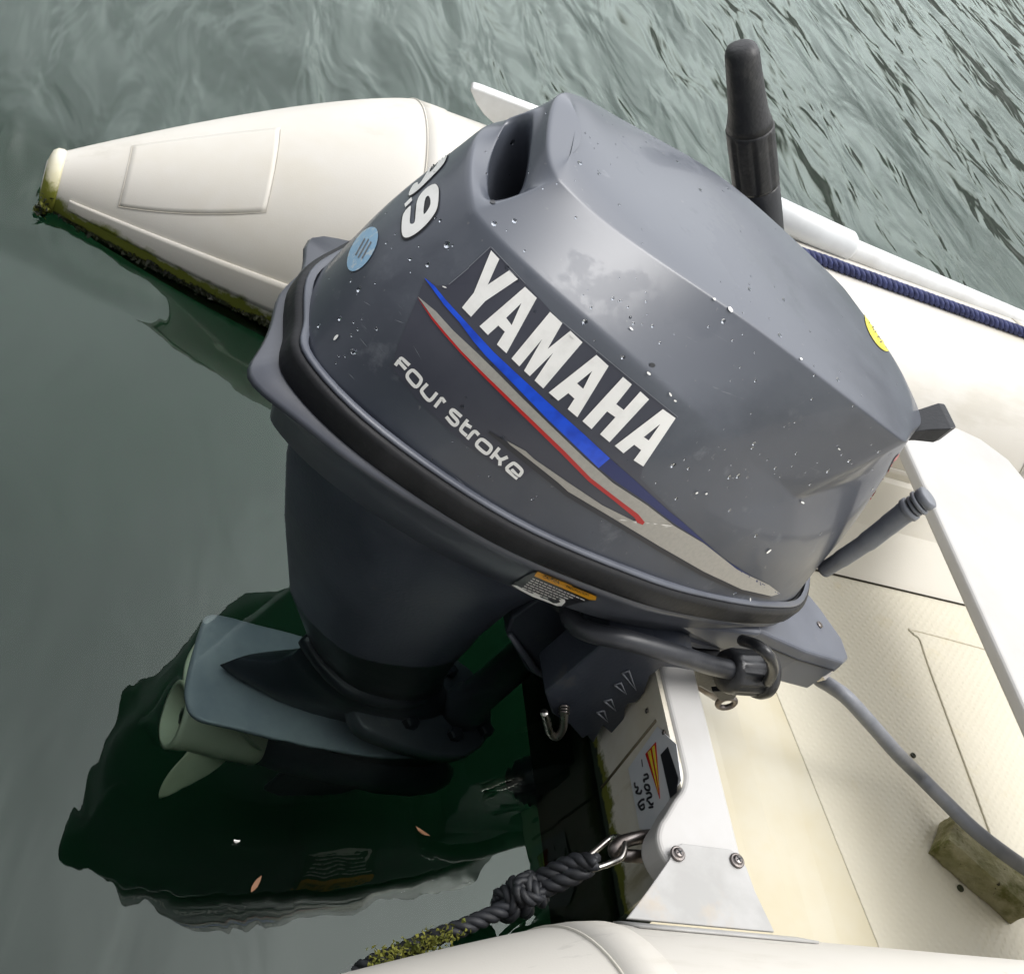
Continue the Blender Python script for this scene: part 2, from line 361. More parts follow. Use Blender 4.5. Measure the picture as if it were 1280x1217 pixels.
# ------------------------------------------------------------------ inflatable boat
boat = empty('inflatable_boat', (1.4, .775, -.3)); BI = boat.matrix_world.inverted()
tag(boat, 'off-white inflatable boat with pointed stern cones and cream moulded floor, its transom carrying the motor', 'boat')
def B(name, mb, mat_, **kw):
    mb.v = [BI @ Vector(p) for p in mb.v]; return mb.build(name, mat_, kw.pop('parent', boat), **kw)
def sub(name, mb, mat_, parent, **kw): return B(name, mb, mat_, parent=parent, **kw)
CY = .725
TZ = -.08
TUBE = {1: (.186, -.095), -1: (.2, -.08)}      # radius and axis height of the far and near tube
def tube_c(side, x):
    rt, tz = TUBE[side]            # centre and radius of the buoyancy tube at x; side +1 far, -1 near
    xs = .365 if side > 0 else .475
    y0 = 1.27 if side > 0 else .181
    if x < xs:
        t = max(0, x+.008)/(xs+.008)
        r = .033+(rt-.033)*(1-(1-t)**(1.25 if side > 0 else 1.12))
        c = Vector((x, y0-.037*(1-t)*side, tz-(tz+.112)*(1-t)))
        return c, r
    if x < 1.9: return Vector((x, y0, tz)), rt
    a = (x-1.9)/1.0; yy = CY+(y0-CY)*math.sqrt(max(0, 1-a*a)); return Vector((x, yy, tz+.12*a*a)), rt
SEG = 96
def tube_pt(side, x, phi, off=0):
    c, r = tube_c(side, x); return c+Vector((0, math.cos(phi)*(r+off), math.sin(phi)*(r+off)))
for side in (1, -1):
    xs = .365 if side > 0 else .445
    path = []
    rings = []
    st = [-.008+(xs+.008)*i/40 for i in range(41)] + [xs+.03, xs+.1] + [xs+.1+(1.9-xs-.1)*i/12 for i in range(1, 13)]
    rings.append([tube_c(side, st[0])[0]+Vector((-.012, math.cos(a)*.020, math.sin(a)*.020)) for a in [2*math.pi*j/SEG for j in range(SEG)]])
    for x in st: rings.append([tube_pt(side, x, 2*math.pi*j/SEG) for j in range(SEG)])
    # bow bend
    for i in range(1, 15):
        t = i/14*math.pi/2; x = 1.9+1.0*math.sin(t); y0 = 1.27 if side > 0 else .181
        c = Vector((x, CY+(y0-CY)*math.cos(t), TUBE[side][1]+.12*math.sin(t)**2)); d = Vector((math.cos(t), -(y0-CY)*math.sin(t), 0)).normalized()
        nrm = Vector((-d.y, d.x, 0))
        rings.append([c+nrm*(math.cos(2*math.pi*j/SEG)*TUBE[side][0])+Vector((0, 0, math.sin(2*math.pi*j/SEG)*TUBE[side][0])) for j in range(SEG)])
    B('buoyancy_tube', MB().loft(rings), mTube)
    # end cap of the cone
    capm = MB().loft([[tube_c(side, -.008)[0]+Vector((dx, math.cos(a)*r, math.sin(a)*r)) for a in [2*math.pi*j/48 for j in range(48)]] for dx, r in ((.006, .0362), (.003, .0372), (-.003, .0368), (-.008, .033), (-.011, .022), (-.012, .006))])
    B('cone_cap', capm, mCap)
    # seams round the tube
    def band(x0, x1, off=.0012, edge=True):
        rs = [[tube_pt(side, x, 2*math.pi*j/SEG, o_) for j in range(SEG)] for x, o_ in ((x0, -.001), (x0, off), (x0+(x1-x0)*.5, off), (x1, off), (x1, -.001))]
        return MB().loft(rs, caps=False)
    for x0, x1 in ((xs+.002, xs+.038), (1.32, 1.36)):
        B('seam_tape', band(x0, x1), mTube)
        B('seam_line', band(x0-.0012, x0+.0002, .0016), mSeam)
    def patch(x0, x1, p0, p1, off=.0016, n=24, m=16, p1b=None):
        PB = p1; p1b = p1 if p1b is None else p1b
        mb = MB(); rings = []
        for i in range(n+1):
            x = x0+(x1-x0)*i/n; row = []; p1 = PB+(p1b-PB)*i/n
            for j in range(m+1):
                row.append(tube_pt(side, x, p0+(p1-p0)*j/m, off))
            rings.append([tube_pt(side, x, p0, -.001)]+row+[tube_pt(side, x, p1, -.001)])
        r0 = [tube_pt(side, x0, p0+(PB-p0)*min(max(j-1, 0), m)/m, -.001) for j in range(m+3)]
        r1 = [tube_pt(side, x1, p0+(p1-p0)*min(max(j-1, 0), m)/m, -.001) for j in range(m+3)]
        mb.loft([r0]+rings+[r1], caps=False, closed=False); return mb
    if side > 0:
        B('fabric_patch', patch(.062, .210, R(90), R(156), .0005, p1b=R(139)), mTube)
        ol = [tube_pt(1, .062+(.148)*t, R(156-17*t), .0006) for t in [k/20 for k in range(21)]]
        ol = [tube_pt(1, .062, R(a), .0006) for a in range(90, 155, 4)]+ol[:]+[tube_pt(1, .210, R(a), .0006) for a in range(136, 88, -4)]
        B('patch_edge', MB().tube(ol, .0004, 6), mSeam)
        B('rub_strake', patch(.012, .372, R(168), R(184), .0025, 40, 6), mTube)
        B('rub_strake', patch(.372, 1.3, R(171), R(186), .0025, 40, 6), mTube)
    else:
        B('fabric_patch', patch(.10, .25, R(12), R(68), .0018), mTube)
        B('rub_strake', patch(.012, .42, R(-16), R(-6), .0035, 40, 6), mTube)

# weed along the waterline of the cone and of the transom
# (weed)
def clump(mb, p, r, n=5):
    for _ in range(n):
        c = Vector(p)+Vector((random.gauss(0, r*.6), random.gauss(0, r*.6), random.gauss(0, r*.45)))
        q = [c+Vector((random.uniform(-r, r), random.uniform(-r, r), random.uniform(-r, r))) for _ in range(4)]
        mb.add(q, [(0, 1, 2), (0, 2, 3), (0, 3, 1), (1, 3, 2)])
def wl(side, x):
    c, r = tube_c(side, x); s_ = max(-.98, (WATER-c.z)/r)
    if abs(s_) > 1: return None
    return Vector((x, c.y-side*r*math.sqrt(1-s_*s_), WATER))
wd = MB(); ms = MB()
for i in range(900):
    x = -.012+.46*random.random()**1.15; p = wl(1, max(x, -.006))
    if p is None: continue
    f = .5+noise.noise(Vector((x*22, 3, 1)))*.9
    if random.random() > f: continue
    clump(wd, p+Vector((0, -.001, .003+random.random()*.008*f)), .0022+.003*random.random()*max(f, .2), 3)
    if random.random() < .9: clump(ms, p+Vector((0, .003, .010+random.random()*.010*f)), .0018+.002*random.random(), 2)
for i in range(160):
    a = random.uniform(R(95), R(265)); c, r = tube_c(1, -.008); clump(wd if random.random() < .5 else ms, c+Vector((-.012*random.random(), math.cos(a)*.038, math.sin(a)*.038-.004)) if math.sin(a) < .2 else c+Vector((0, -.03, -.012)), .003, 2)
o = B('waterline_weed', wd, mWeed, smooth=False); tag(o, kind='stuff'); o = B('waterline_moss', ms, mMoss, smooth=False); tag(o, kind='stuff')

# transom: core with raked aft face and a moulded top ledge whose aft edge swells towards each tube
K = .03
def aft(z): return .588-K*z
core = MB().prism([(aft(-.001), .435, -.001), (aft(-.34), .435, -.34), (.63, .435, -.34), (.624, .435, -.001)], (0, .58, 0))
tr = B('transom', core, mTran, smooth=False)
edge = [(.5925, .66), (.5925, .60), (.593, .56), (.5935, .53), (.5935, .51), (.592, .50), (.586, .488), (.576, .477), (.564, .462), (.5565, .453), (.551, .44), (.553, .425), (.565, .405)]
pl_ = smooth_path([(x, y, 0) for x, y in edge], 4)
pl_ = [Vector((p.x, p.y, 0)) for p in pl_]
far_ = [Vector((p.x, 2*CY-p.y, 0)) for p in reversed(pl_)]
poly = [Vector((.632, .405, 0))]+list(reversed(pl_))+[]
poly = [Vector((.632, .405, 0))]+list(reversed(pl_))+list(reversed(far_))+[Vector((.632, 2*CY-.405, 0))]
led = MB(); led.prism([p+Vector((0, 0, .002)) for p in poly], (0, 0, -.030))
B('top_ledge', led, mGel, bevel=.004, bseg=3, smooth=False)
# vertical joint of the recessed motor pad on the aft face
B('panel_joint', MB().tube([PF(820, 900, .5875, K), PF(785, 943, .5875, K), PF(752, 984, .5875, K)], .0014, 6), mat('joint line', (.13, .11, .07), .7))
# knee plates between transom and tube
def knee(flip):
    def g(p): return Vector((p[0], 2*CY-p[1] if flip else p[1], p[2]))
    a = [(.556, .420, .0060), (.561, .430, .0068), (.570, .4345, .0070), (.618, .4345, .0070), (.626, .430, .0068), (.631, .420, .006), (.634, .40, .0055), (.644, .3675, .0045), (.506, .3675, .0045), (.53, .392, .005)]
    mb = MB().prism([g(p) for p in a], (0, 0, -.0028))
    k = B('knee_plate', mb, mBrk, bevel=.0008, smooth=False)
    rs_ = []
    for x_ in (.500, .54, .60, .664): rs_.append([g((x_, .181+rr*math.cos(R(an)), TZ+rr*math.sin(R(an)))) for rr, an in ((.2004, 21.5), (.2022, 21.5), (.2024, 25), (.2024, 33), (.2004, 33))])
    if flip: rs_ = [[Vector((p.x, p.y-(2*CY-.181-1.27), p.z)) for p in r_] for r_ in rs_]
    sub('flange', MB().loft(rs_), mBrk, k)
    for cx in (.5635, .6215):
        c = g((cx, .4245, .0064)); sc = MB()
        prof = [(.0066, 0), (.0066, .0018), (.0052, .0024), (.0046, .0016), (.0044, .0034), (.003, .0042), (.0002, .0044)]
        sc.loft([[c+Vector((math.cos(a)*r, math.sin(a)*r, z)) for a in [2*math.pi*j/28 for j in range(28)]] for r, z in prof])
        s_ = sub('screw', sc, mSteelD, k)
        cr = MB()
        for an in (25, 115): cr.box(c+Vector((0, 0, .0043)), (.0054, .0012, .001), Matrix.Rotation(R(an), 3, 'Z'))
        B('screw_slot', cr, mBlack, smooth=False, parent=k)
knee(False); knee(True)
# sticker with handwriting on the aft face
def quad_to(pts, x0=.5866): return [PF(*p, x0, K) for p in pts]
stk = B('sticker', MB().prism(quad_to([(786, 960), (822, 908), (846, 930), (852, 975), (812, 1040), (800, 1035)]), (-.0006, 0, 0)), mStick, smooth=False)
B('black_sticker', MB().prism(quad_to([(826, 943), (835, 933), (848, 972), (846, 990), (838, 997)], .5856), (-.0004, 0, 0)), mDecalBlack, smooth=False)
fl_ = B('pennant_sticker', MB().prism(quad_to([(807, 942), (820, 927), (825, 998)], .5856), (-.0004, 0, 0)), mRed, smooth=False)
for a, b, c in (((810, 940), (813, 937), (823, 990)), ((815, 934), (818, 931), (824, 985))):
    sub('sticker_stripe', MB().prism(quad_to([a, b, c], .5850), (-.0003, 0, 0)), mYel, fl_, smooth=False)
def handwrite(lines, w, x0):
    mb = MB()
    for ln in lines:
        p = [PF(740+a/5.532, 900+b/5.532, x0, K) for a, b in ln]; mb.tube(smooth_path(p, 4), w, 6)
    return mb
hw = [[(362, 378), (382, 372), (390, 395), (360, 410), (365, 425)], [(368, 445), (392, 448), (400, 478), (378, 480), (366, 462), (370, 446)], [(378, 505), (402, 500), (412, 525), (385, 540), (384, 560)], [(392, 560), (408, 580), (425, 572)], [(396, 602), (424, 596)],
      [(296, 430), (300, 460), (318, 462), (318, 480), (305, 498), (335, 505), (345, 480)], [(362, 545), (340, 552), (322, 580), (340, 615), (362, 605), (358, 580), (338, 590)]]
sub('handwriting', handwrite(hw, .0011, .5858), mDecalBlack, stk)
sub('small_print', handwrite([[(344, 270), (350, 320)]], .0005, .5858), mDecalBlack, stk)
for p in ((808, 888), (829, 915)): B('bolt_head', MB().loft([[PF(*p, .5872-d, K)+Vector((0, math.cos(a)*r, math.sin(a)*r)) for a in [j*math.pi/8 for j in range(16)]] for r, d in ((.0026, -.001), (.0026, .001), (.0015, .0018))]), mSteelD)
# towing U-bolt under the ledge
ub = smooth_path([PX(822, 1043, .585), PX(800, 1046, .562), PX(778, 1052, .545), PX(768, 1062, .538), PX(775, 1068, .545), PX(798, 1070, .562), PX(815, 1072, .59)], 8)
B('tow_eye', MB().tube(ub, .0058, 16), mSteelD)

# floor, well and inner hull
FZ = -.175
X0, X1 = .64, 2.75
fl = MB().prism([(.868, 1.0, FZ), (.886, .78, FZ), (.925, .45, FZ), (.945, .22, FZ), (2.75, .22, FZ), (2.75, 1.0, FZ)], (0, 0, -.02)); B('floor', fl, mFloor, bevel=.0015, smooth=False)
well = MB().loft([[Vector((x, y, z)) for x, z in ((.628, FZ-.006), (.79, FZ-.007), (.825, FZ-.003), (.845, FZ-.003), (.875, FZ-.0012), (.96, FZ-.0014), (.96, -.24), (.628, -.24))] for y in (.25, .45, .7, 1.0, 1.15)]); B('motor_well', well, mWell, bevel=.003, smooth=False)
hull = MB().loft([[Vector((x, y, z)) for y, z in ((.181, -.20), (.25, -.27), (CY, -.36), (1.2, -.27), (1.27, -.20))] for x in (.612, 1.4, 2.2)]+[[Vector((2.8, y, z)) for y, z in ((.5, -.20), (.6, -.23), (CY, -.27), (.95, -.23), (1.05, -.20))]])
B('hull_bottom', hull, mTran, smooth=False)
# slanting inner side of the hull, from the floor edge to the far tube
pr = [(.965, FZ+.001), (.972, FZ+.006), (1.03, -.13), (1.075, -.085), (1.12, -.06), (1.12, -.2), (.965, -.2)]
B('inner_side', MB().loft([[Vector((x, y, z)) for y, z in pr] for x in (.632, 1.2, 2.5)]), mLiner, smooth=False)
B('edge_gap', MB().tube([Vector((.64, .9655, FZ+.0012)), Vector((2.5, .9655, FZ+.0012))], .0013, 6), mat('dark gap line', (.03, .025, .015), .8))  # dark line where the floor meets the inner side
# raised ribs moulded into the floor
rb = smooth_path([PZ(1141, 792, FZ), PZ(1150, 800, FZ), PZ(1160, 830, FZ), PZ(1195, 925, FZ), PZ(1230, 1020, FZ), PZ(1262, 1110, FZ)], 6)
B('floor_rib', MB().tube(rb, .0022, 8), mFloor)
rb2 = [PZ(1141, 792, FZ), PZ(1150, 789, FZ), PZ(1300, 830, FZ)]
B('floor_rib', MB().tube(smooth_path(rb2, 6), .0020, 8), mFloor)
for p, r in (((1200, 1110), .0042), ((1141, 944), .0036)):
    c = PZ(*p, FZ+.0005); B('drain_plug', MB().loft([[c+Vector((math.cos(a)*q, math.sin(a)*q, z)) for a in [j*math.pi/10 for j in range(20)]] for q, z in ((r, 0), (r, .0016), (r*.6, .002), (r*.5, .0008))]), mWeed)

# bench seat: a white moulded board resting across the tubes
BZ = .03
bp = [Vector((x*.925, y*.925, 0)) for x, y in ((1.114, .36), (1.114, 1.10), (1.150, 1.170), (1.165, 1.176), (1.245, 1.174), (1.285, 1.165), (1.325, 1.135), (1.338, 1.10), (1.338, .44), (1.30, .36))]
bs = B('bench_seat', MB().prism([p+Vector((0, 0, BZ)) for p in bp], (0, 0, -.019)), mGel, bevel=.005, bseg=3, smooth=False)

# navy lifeline along the tube
lr = [Vector((.50, 1.25, .11)), Vector((.72, 1.255, .11))]+[PY(x, y, 1.268) for x, y in ((1020, 318), (1055, 340), (1120, 362), (1180, 385), (1240, 410), (1285, 432), (1400, 485), (1560, 560))]
def snap(p, r):      # rest a path on the far tube's surface
    c, R_ = tube_c(1, p.x); d = Vector((0, p.y-c.y, p.z-c.z)).normalized(); return c+d*(R_+r)
lr = [snap(p, .0068) for p in lr]
B('lifeline', twist(smooth_path(lr, 12), .0078, .028), mRopeN)

# ------------------------------------------------------------------ oar lying on the far tube
def OY(px, py, y=1.335): return PY(px, py, y)
ax = [OY(645, 138), OY(1010, 291), OY(1290, 409), OY(1500, 497)]
oar = empty('oar', ax[0]); OI = oar.matrix_world.inverted()
tag(oar, 'white plastic oar lying on the far tube, blade behind the motor', 'oar')
def O(name, mb, m_, **kw): mb.v = [OI @ Vector(p) for p in mb.v]; return mb.build(name, m_, oar, **kw)
sh = [OY(700, 162), OY(980, 277), OY(1290, 408), OY(1700, 575)]
O('shaft', MB().tube(sh, .0165, 24), mOar)
O('sleeve', MB().tube([OY(960, 262), OY(964, 264), OY(1058, 307), OY(1062, 309)], [.018, .022, .022, .018], 24), mOar2)
bt = [(588, 104), (592, 101), (604, 105), (640, 119), (700, 142), (745, 160), (745, 182), (700, 178), (650, 168), (624, 152), (606, 136), (596, 122)]
bl = MB().prism([OY(*p, 1.345) for p in bt], (0, -.010, -.004)); O('blade', bl, mOar, bevel=.004, bseg=3)

# ------------------------------------------------------------------ stone brick on the floor
a, b, c = PZ(1158, 1066, FZ), PZ(1178, 1022, FZ), PZ(1264, 1157, FZ)
ea = (c-a).normalized(); eb = Vector((-ea.y, ea.x, 0)); 
if eb.dot(b-a) < 0: eb = -eb
brk = MB(); nx, ny, nz_ = 22, 12, 7; Lx, Ly, Lz = (c-a).length, .056, .036
bm_v = {}; fcs = []
def bv(i, j, k):
    if (i, j, k) not in bm_v:
        p = Vector((i/nx*Lx, j/ny*Ly, k/nz_*Lz)); q = p-Vector((Lx/2, Ly/2, Lz/2))
        n = noise.noise_vector(p*60)*.0016+noise.noise_vector(p*180)*.0007; q = q+n
        e = sum(1 for u, m_ in ((i, nx), (j, ny), (k, nz_)) if u in (0, m_))
        if e >= 2: q *= .975-.02*abs(noise.noise(p*40))
        q += Vector((Lx/2, Ly/2, Lz/2)); bm_v[(i, j, k)] = len(brk.v); brk.v.append(a+ea*q.x+eb*q.y+Vector((0, 0, q.z+.0005)))
    return bm_v[(i, j, k)]
for i in range(nx):
    for j in range(ny):
        for k in (0, nz_): brk.f.append((bv(i, j, k), bv(i+1, j, k), bv(i+1, j+1, k), bv(i, j+1, k)))
for i in range(nx):
    for k in range(nz_):
        for j in (0, ny): brk.f.append((bv(i, j, k), bv(i+1, j, k), bv(i+1, j, k+1), bv(i, j, k+1)))
for j in range(ny):
    for k in range(nz_):
        for i in (0, nx): brk.f.append((bv(i, j, k), bv(i, j+1, k), bv(i, j+1, k+1), bv(i, j, k+1)))
bo = brk.build('stone_block', mBrick, smooth=False)
tag(bo, 'olive mossy stone block lying on the cream boat floor under the grey cable', 'stone block')


# ------------------------------------------------------------------ outboard motor
mo = empty('outboard_motor', mat=MM)
tag(mo, 'large dark blue-grey outboard motor clamped to the boat transom, white lettering on its cowl', 'outboard motor')
def V3(*a): return Vector(a)
# --- cowl: a control cage of rows (bottom to top) and columns (rear to front), mirrored about the mid-plane
A = [V3(-.440, -.03, .154), V3(-.444, -.085, .153), L(386, 448, -.122), L(478, 541, -.160), L(640, 650, -.176), L(800, 720, -.172), L(885, 745, -.150), L(962, 757, -.113), L(1003, 749, -.062), V3(.178, 0, .092)]
Bc = [L(482, 258, -.03), L(466, 306, -.075), L(490, 372, -.112), L(565, 425, -.145), L(690, 530, -.168), L(830, 608, -.168), L(918, 664, -.146), L(990, 692, -.112), L(1060, 664, -.060), V3(.190, 0, .168)]
Cc = [L(588, 190, -.03), L(587, 232, -.062), L(592, 266, -.085), L(650, 328, -.118), L(760, 422, -.145), L(852, 500, -.150), L(930, 572, -.136), L(996, 624, -.110), L(1072, 600, -.055), V3(.166, 0, .240)]
Dc = [L(684, 160, -.020), L(684, 198, -.047), L(698, 224, -.062), L(735, 262, -.074), L(818, 322, -.092), L(915, 386, -.103), L(1000, 450, -.110), L(1134, 554, -.088), L(1142, 533, -.045), V3(.134, 0, .285)]
# the rear's far shoulder falls away sooner than the near one
FAR = {0: {1: V3(-.402, .035, .149), 2: V3(-.362, .095, .146), 3: V3(-.325, .158, .136)},
       3: {1: L(506, 224, .020), 2: V3(-.335, .080, .225), 3: V3(-.29, .128, .205)},
       4: {1: L(598, 152, .005), 2: V3(-.350, .055, .300), 3: V3(-.305, .103, .290)},
       7: {1: L(693, 116, .018), 2: L(709, 115, .036), 3: L(734, 122, .060)}}
def mixr(a, b, t): return [p.lerp(q, t) for p, q in zip(a, b)]
AB = mixr(A, Bc, .12); AB2 = mixr(A, Bc, .5)
C1 = mixr(Cc, Dc, .32); D1 = mixr(Cc, Dc, .84)
rows = [A, AB, AB2, Bc, Cc, C1, D1, Dc]
def mir(row): return [V3(p.x, -p.y, p.z) for p in row]
frow = {0: mir(A), 3: mir(Bc), 4: mir(Cc), 7: mir(Dc)}
for r_, dd in FAR.items():
    for c_, p_ in dd.items(): frow[r_][c_] = p_
frow[7][7] = V3(.030, .106, .312); frow[7][8] = V3(.102, .062, .298); frow[4][7] = V3(.035, .128, .235); frow[4][8] = V3(.125, .072, .240); frow[7][6] = V3(frow[7][6].x+.004, .118, frow[7][6].z+.003)
for r_ in (0, 3):
    for c_, w_ in ((4, .197), (5, .193), (6, .168), (7, .125)): frow[r_][c_].y = w_-(.008 if r_ else 0)
frow[1] = mixr(frow[0], frow[3], .12); frow[2] = mixr(frow[0], frow[3], .5); frow[5] = mixr(frow[4], frow[7], .32); frow[6] = mixr(frow[4], frow[7], .84)
C1[0], C1[1], frow[5][1] = L(607, 205, -.030), L(611, 255, -.070), L(634, 148, .008)
D1[0], D1[1], frow[6][1] = L(664, 187, -.026), L(655, 243, -.064), L(667, 137, .010)
T1 = []; FT = []
for p, q in zip(Dc, frow[7]):
    m_ = (p+q)/2; T1.append(p.lerp(m_, .38)+V3(0, 0, .006)); FT.append(q.lerp(m_, .38)+V3(0, 0, .006))
T1[0] = Dc[0]+V3(.030, 0, .006); T1[1] = Dc[1]+V3(.025, .004, .006); FT[1] = frow[7][1]+V3(.025, -.004, .004); T1[9] = Dc[9]+V3(-.03, 0, .008)
rows.append(T1); frow[8] = FT
nc = 10; verts = []; idx = {}
def vi(r, c, side):       # side -1 near, +1 far
    if c in (0, nc-1): side = 0
    k = (r, c, side)
    if k not in idx:
        p = frow[r][c] if side > 0 else rows[r][c]; idx[k] = len(verts); verts.append(V3(p.x, p.y, p.z))
    return idx[k]
faces = []; cre = {}
for r in range(len(rows)-1):
    for c in range(nc-1):
        if r == 5 and c == 0: continue       # air intake opening at the top rear
        for s in (-1, 1): faces.append((vi(r, c, s), vi(r, c+1, s), vi(r+1, c+1, s), vi(r+1, c, s)))
t_ = len(rows)-1
for c in range(1, nc-2): faces.append((vi(t_, c, -1), vi(t_, c+1, -1), vi(t_, c+1, 1), vi(t_, c, 1)))
faces.append((vi(t_, 0, 0), vi(t_, 1, -1), vi(t_, 1, 1))); faces.append((vi(t_, nc-1, 0), vi(t_, nc-2, 1), vi(t_, nc-2, -1)))
def cr_row(r, w, cs=range(nc-1)):
    for c in cs:
        for s in (-1, 1): cre[(vi(r, c, s), vi(r, c+1, s))] = w if not isinstance(w, list) else w[c]
cr_row(0, 1.0); cr_row(4, [.8, .8, .75, .8, .8, .75, .7, .45, .3]); cr_row(7, [.85, .85, .9, .95, .95, .95, .92, .7, .6])
for r in range(0, 7):
    for s in (-1, 1):
        cre[(vi(r, 2, s), vi(r+1, 2, s))] = [.25, .25, .3, .4, .5, .5, .5][r]
        cre[(vi(r, 7, s), vi(r+1, 7, s))] = [.2, .2, .3, .5, .72, .72, .72][r]
# intake pocket: the opening's edge turned inwards
hole = [(5, 1, -1), (5, 0, 0), (5, 1, 1), (6, 1, 1), (6, 0, 0), (6, 1, -1)]
h0 = [vi(*h) for h in hole]; hv = [Vector(verts[i]) for i in h0]; cen = sum(hv, Vector())/6
h1 = []
for p in hv: verts.append(p+(cen-p)*.06+V3(.004, 0, -.010)); h1.append(len(verts)-1)
h2 = []
for p in hv: verts.append(p+(cen-p)*.05+V3(.050, 0, -.055)); h2.append(len(verts)-1)
for i in range(6):
    j = (i+1) % 6; faces.append((h0[i], h0[j], h1[j], h1[i])); faces.append((h1[i], h1[j], h2[j], h2[i])); cre[(h0[i], h0[j])] = .95
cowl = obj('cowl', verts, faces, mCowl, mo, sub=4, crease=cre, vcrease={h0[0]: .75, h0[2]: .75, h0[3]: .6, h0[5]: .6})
tag(cowl, 'faded blue-grey cowl with a weathered top, painted paler for sky light')
pk = MB().add([verts[i]+V3(.0, 0, .001) for i in h2], [tuple(range(6))]).build('intake_baffle', mBlack, cowl, smooth=False)

bpy.context.view_layer.update()
dg = bpy.context.evaluated_depsgraph_get()
def bvh_of(o):
    ev = o.evaluated_get(dg); me = ev.to_mesh(); v = [x.co.copy() for x in me.vertices]; f = [tuple(p.vertices) for p in me.polygons]; ev.to_mesh_clear()
    return BVHTree.FromPolygons(v, f)
cb = bvh_of(cowl)
CL = MMI @ CAMP
def hit(px, py, tree=None, off=.0004):
    tree = tree or cb
    d = (MMI.to_3x3() @ ray(px, py)).normalized()
    h, n, i, dist = tree.ray_cast(CL, d)
    if h is None:
        best = None
        for k in range(60):
            p = CL+d*(.75+k*.01); q = tree.find_nearest(p)
            if best is None or q[3] < best[3]: best = q
        h, n = best[0], best[1]
        n = n if n.dot(d) < 0 else -n
    else: n = n if n.dot(d) < 0 else -n
    return h+n*off
def decal(name, polys, m_, parent, off=.0004, tree=None, step=7, org=None):
    """flat stickers laid on the curved shell: each polygon (with optional holes) is cut fine and pressed onto the surface"""
    bm = bmesh.new()
    for pol in polys:
        loops = pol if isinstance(pol[0][0], (tuple, list)) else [pol]
        if org: loops = [[(org[0]+x/org[2], org[1]+y/org[2]) for x, y in lp] for lp in loops]
        tri = tessellate_polygon([[Vector((x, y, 0)) for x, y in lp] for lp in loops])
        flat = [bm.verts.new((x, y, 0)) for lp in loops for x, y in lp]
        for t in tri:
            try: bm.faces.new([flat[i] for i in t])
            except ValueError: pass
    for _ in range(7):
        es = [e for e in bm.edges if e.calc_length() > step]
        if not es: break
        bmesh.ops.subdivide_edges(bm, edges=es, cuts=1, use_grid_fill=False); bmesh.ops.triangulate(bm, faces=bm.faces)
    for v in bm.verts: v.co = hit(v.co.x, v.co.y, tree, off)
    for f in bm.faces:
        if f.normal.dot(CL-f.calc_center_median()) < 0: f.normal_flip()
    bm.normal_update()
    v = [x.co.copy() for x in bm.verts]; bm.verts.index_update(); f = [tuple(x.index for x in q.verts) for q in bm.faces]; bm.free()
    # give the film a hair of thickness
    return obj(name, v, f, m_, parent, smooth=True)
ZA, ZB, ZC, ZD, ZE = (480, 290, 5.532), (640, 380, 5.532), (480, 430, 5.532), (640, 560, 3.5556), (490, 160, 8.113)
def to(z, pts): return [(z[0]+x/z[2], z[1]+y/z[2]) for x, y in pts]
film = to(ZA, [(738, 108), (975, 355), (1056, 440)])+to(ZB, [(330, 115), (560, 310), (800, 500), (1140, 775), (905, 1135)])+[(800, 597), (851, 650), (905, 700), (976, 743), (962, 747), (925, 738), (876, 716), (820, 684), (764, 650), (708, 616)]+to(ZC, [(1050, 850), (990, 900), (925, 945), (500, 640), (240, 390), (60, 170), (55, 130), (90, 40)])+to(ZA, [(100, 780), (190, 560), (240, 445), (285, 320), (365, 372), (450, 365), (590, 245)])
decal('decal_film', [film], mFade, cowl, .0003, step=10)
Y_ = to(ZA, [(742, 128), (798, 188), (718, 365), (868, 264), (926, 326), (700, 478), (602, 586), (540, 522), (622, 420)])
A1 = [to(ZA, [(975, 378), (1056, 455), (846, 836), (780, 775), (835, 688), (790, 645), (718, 710), (660, 650)]), to(ZA, [(950, 490), (845, 592), (882, 642)])]
M_ = to(ZB, [(262, 52), (347, 130), (245, 308), (402, 182), (486, 262), (215, 580), (155, 525), (283, 335), (122, 495), (82, 458), (208, 240), (50, 428), (-5, 374)])
A2 = [to(ZB, [(582, 348), (666, 425), (450, 778), (383, 722), (430, 650), (388, 612), (318, 665), (252, 608)]), to(ZB, [(552, 460), (448, 545), (490, 582)])]
H_ = to(ZB, [(765, 500), (826, 552), (718, 688), (770, 728), (885, 600), (945, 655), (672, 950), (606, 895), (712, 778), (655, 738), (548, 860), (485, 805)])
A3 = [to(ZB, [(1040, 722), (1128, 785), (905, 1118), (838, 1075), (890, 1005), (842, 968), (768, 1027), (708, 975)]), to(ZB, [(1022, 825), (908, 915), (942, 938)])]
decal('lettering', [Y_, A1, M_, A2, H_, A3], mWhite, cowl, .0008)
def strokes(pts, w, closed=False):      # constant-width outline of a centreline
    P = smooth_path([(x, y, 0) for x, y in pts], 3, closed); n = len(P); l = []; r = []
    for i, p in enumerate(P):
        a, b = (P[(i-1) % n], P[(i+1) % n]) if closed else (P[max(i-1, 0)], P[min(i+1, n-1)])
        t = (b-a).normalized(); q = Vector((-t.y, t.x, 0))*w/2; l.append(p+q); r.append(p-q)
    if closed: return [[(p.x, p.y) for p in l], [(p.x, p.y) for p in r]] if sum((l[i]-l[0]).length for i in range(n)) > sum((r[i]-r[0]).length for i in range(n)) else [[(p.x, p.y) for p in r], [(p.x, p.y) for p in l]]
    return [(p.x, p.y) for p in l]+[(p.x, p.y) for p in reversed(r)]
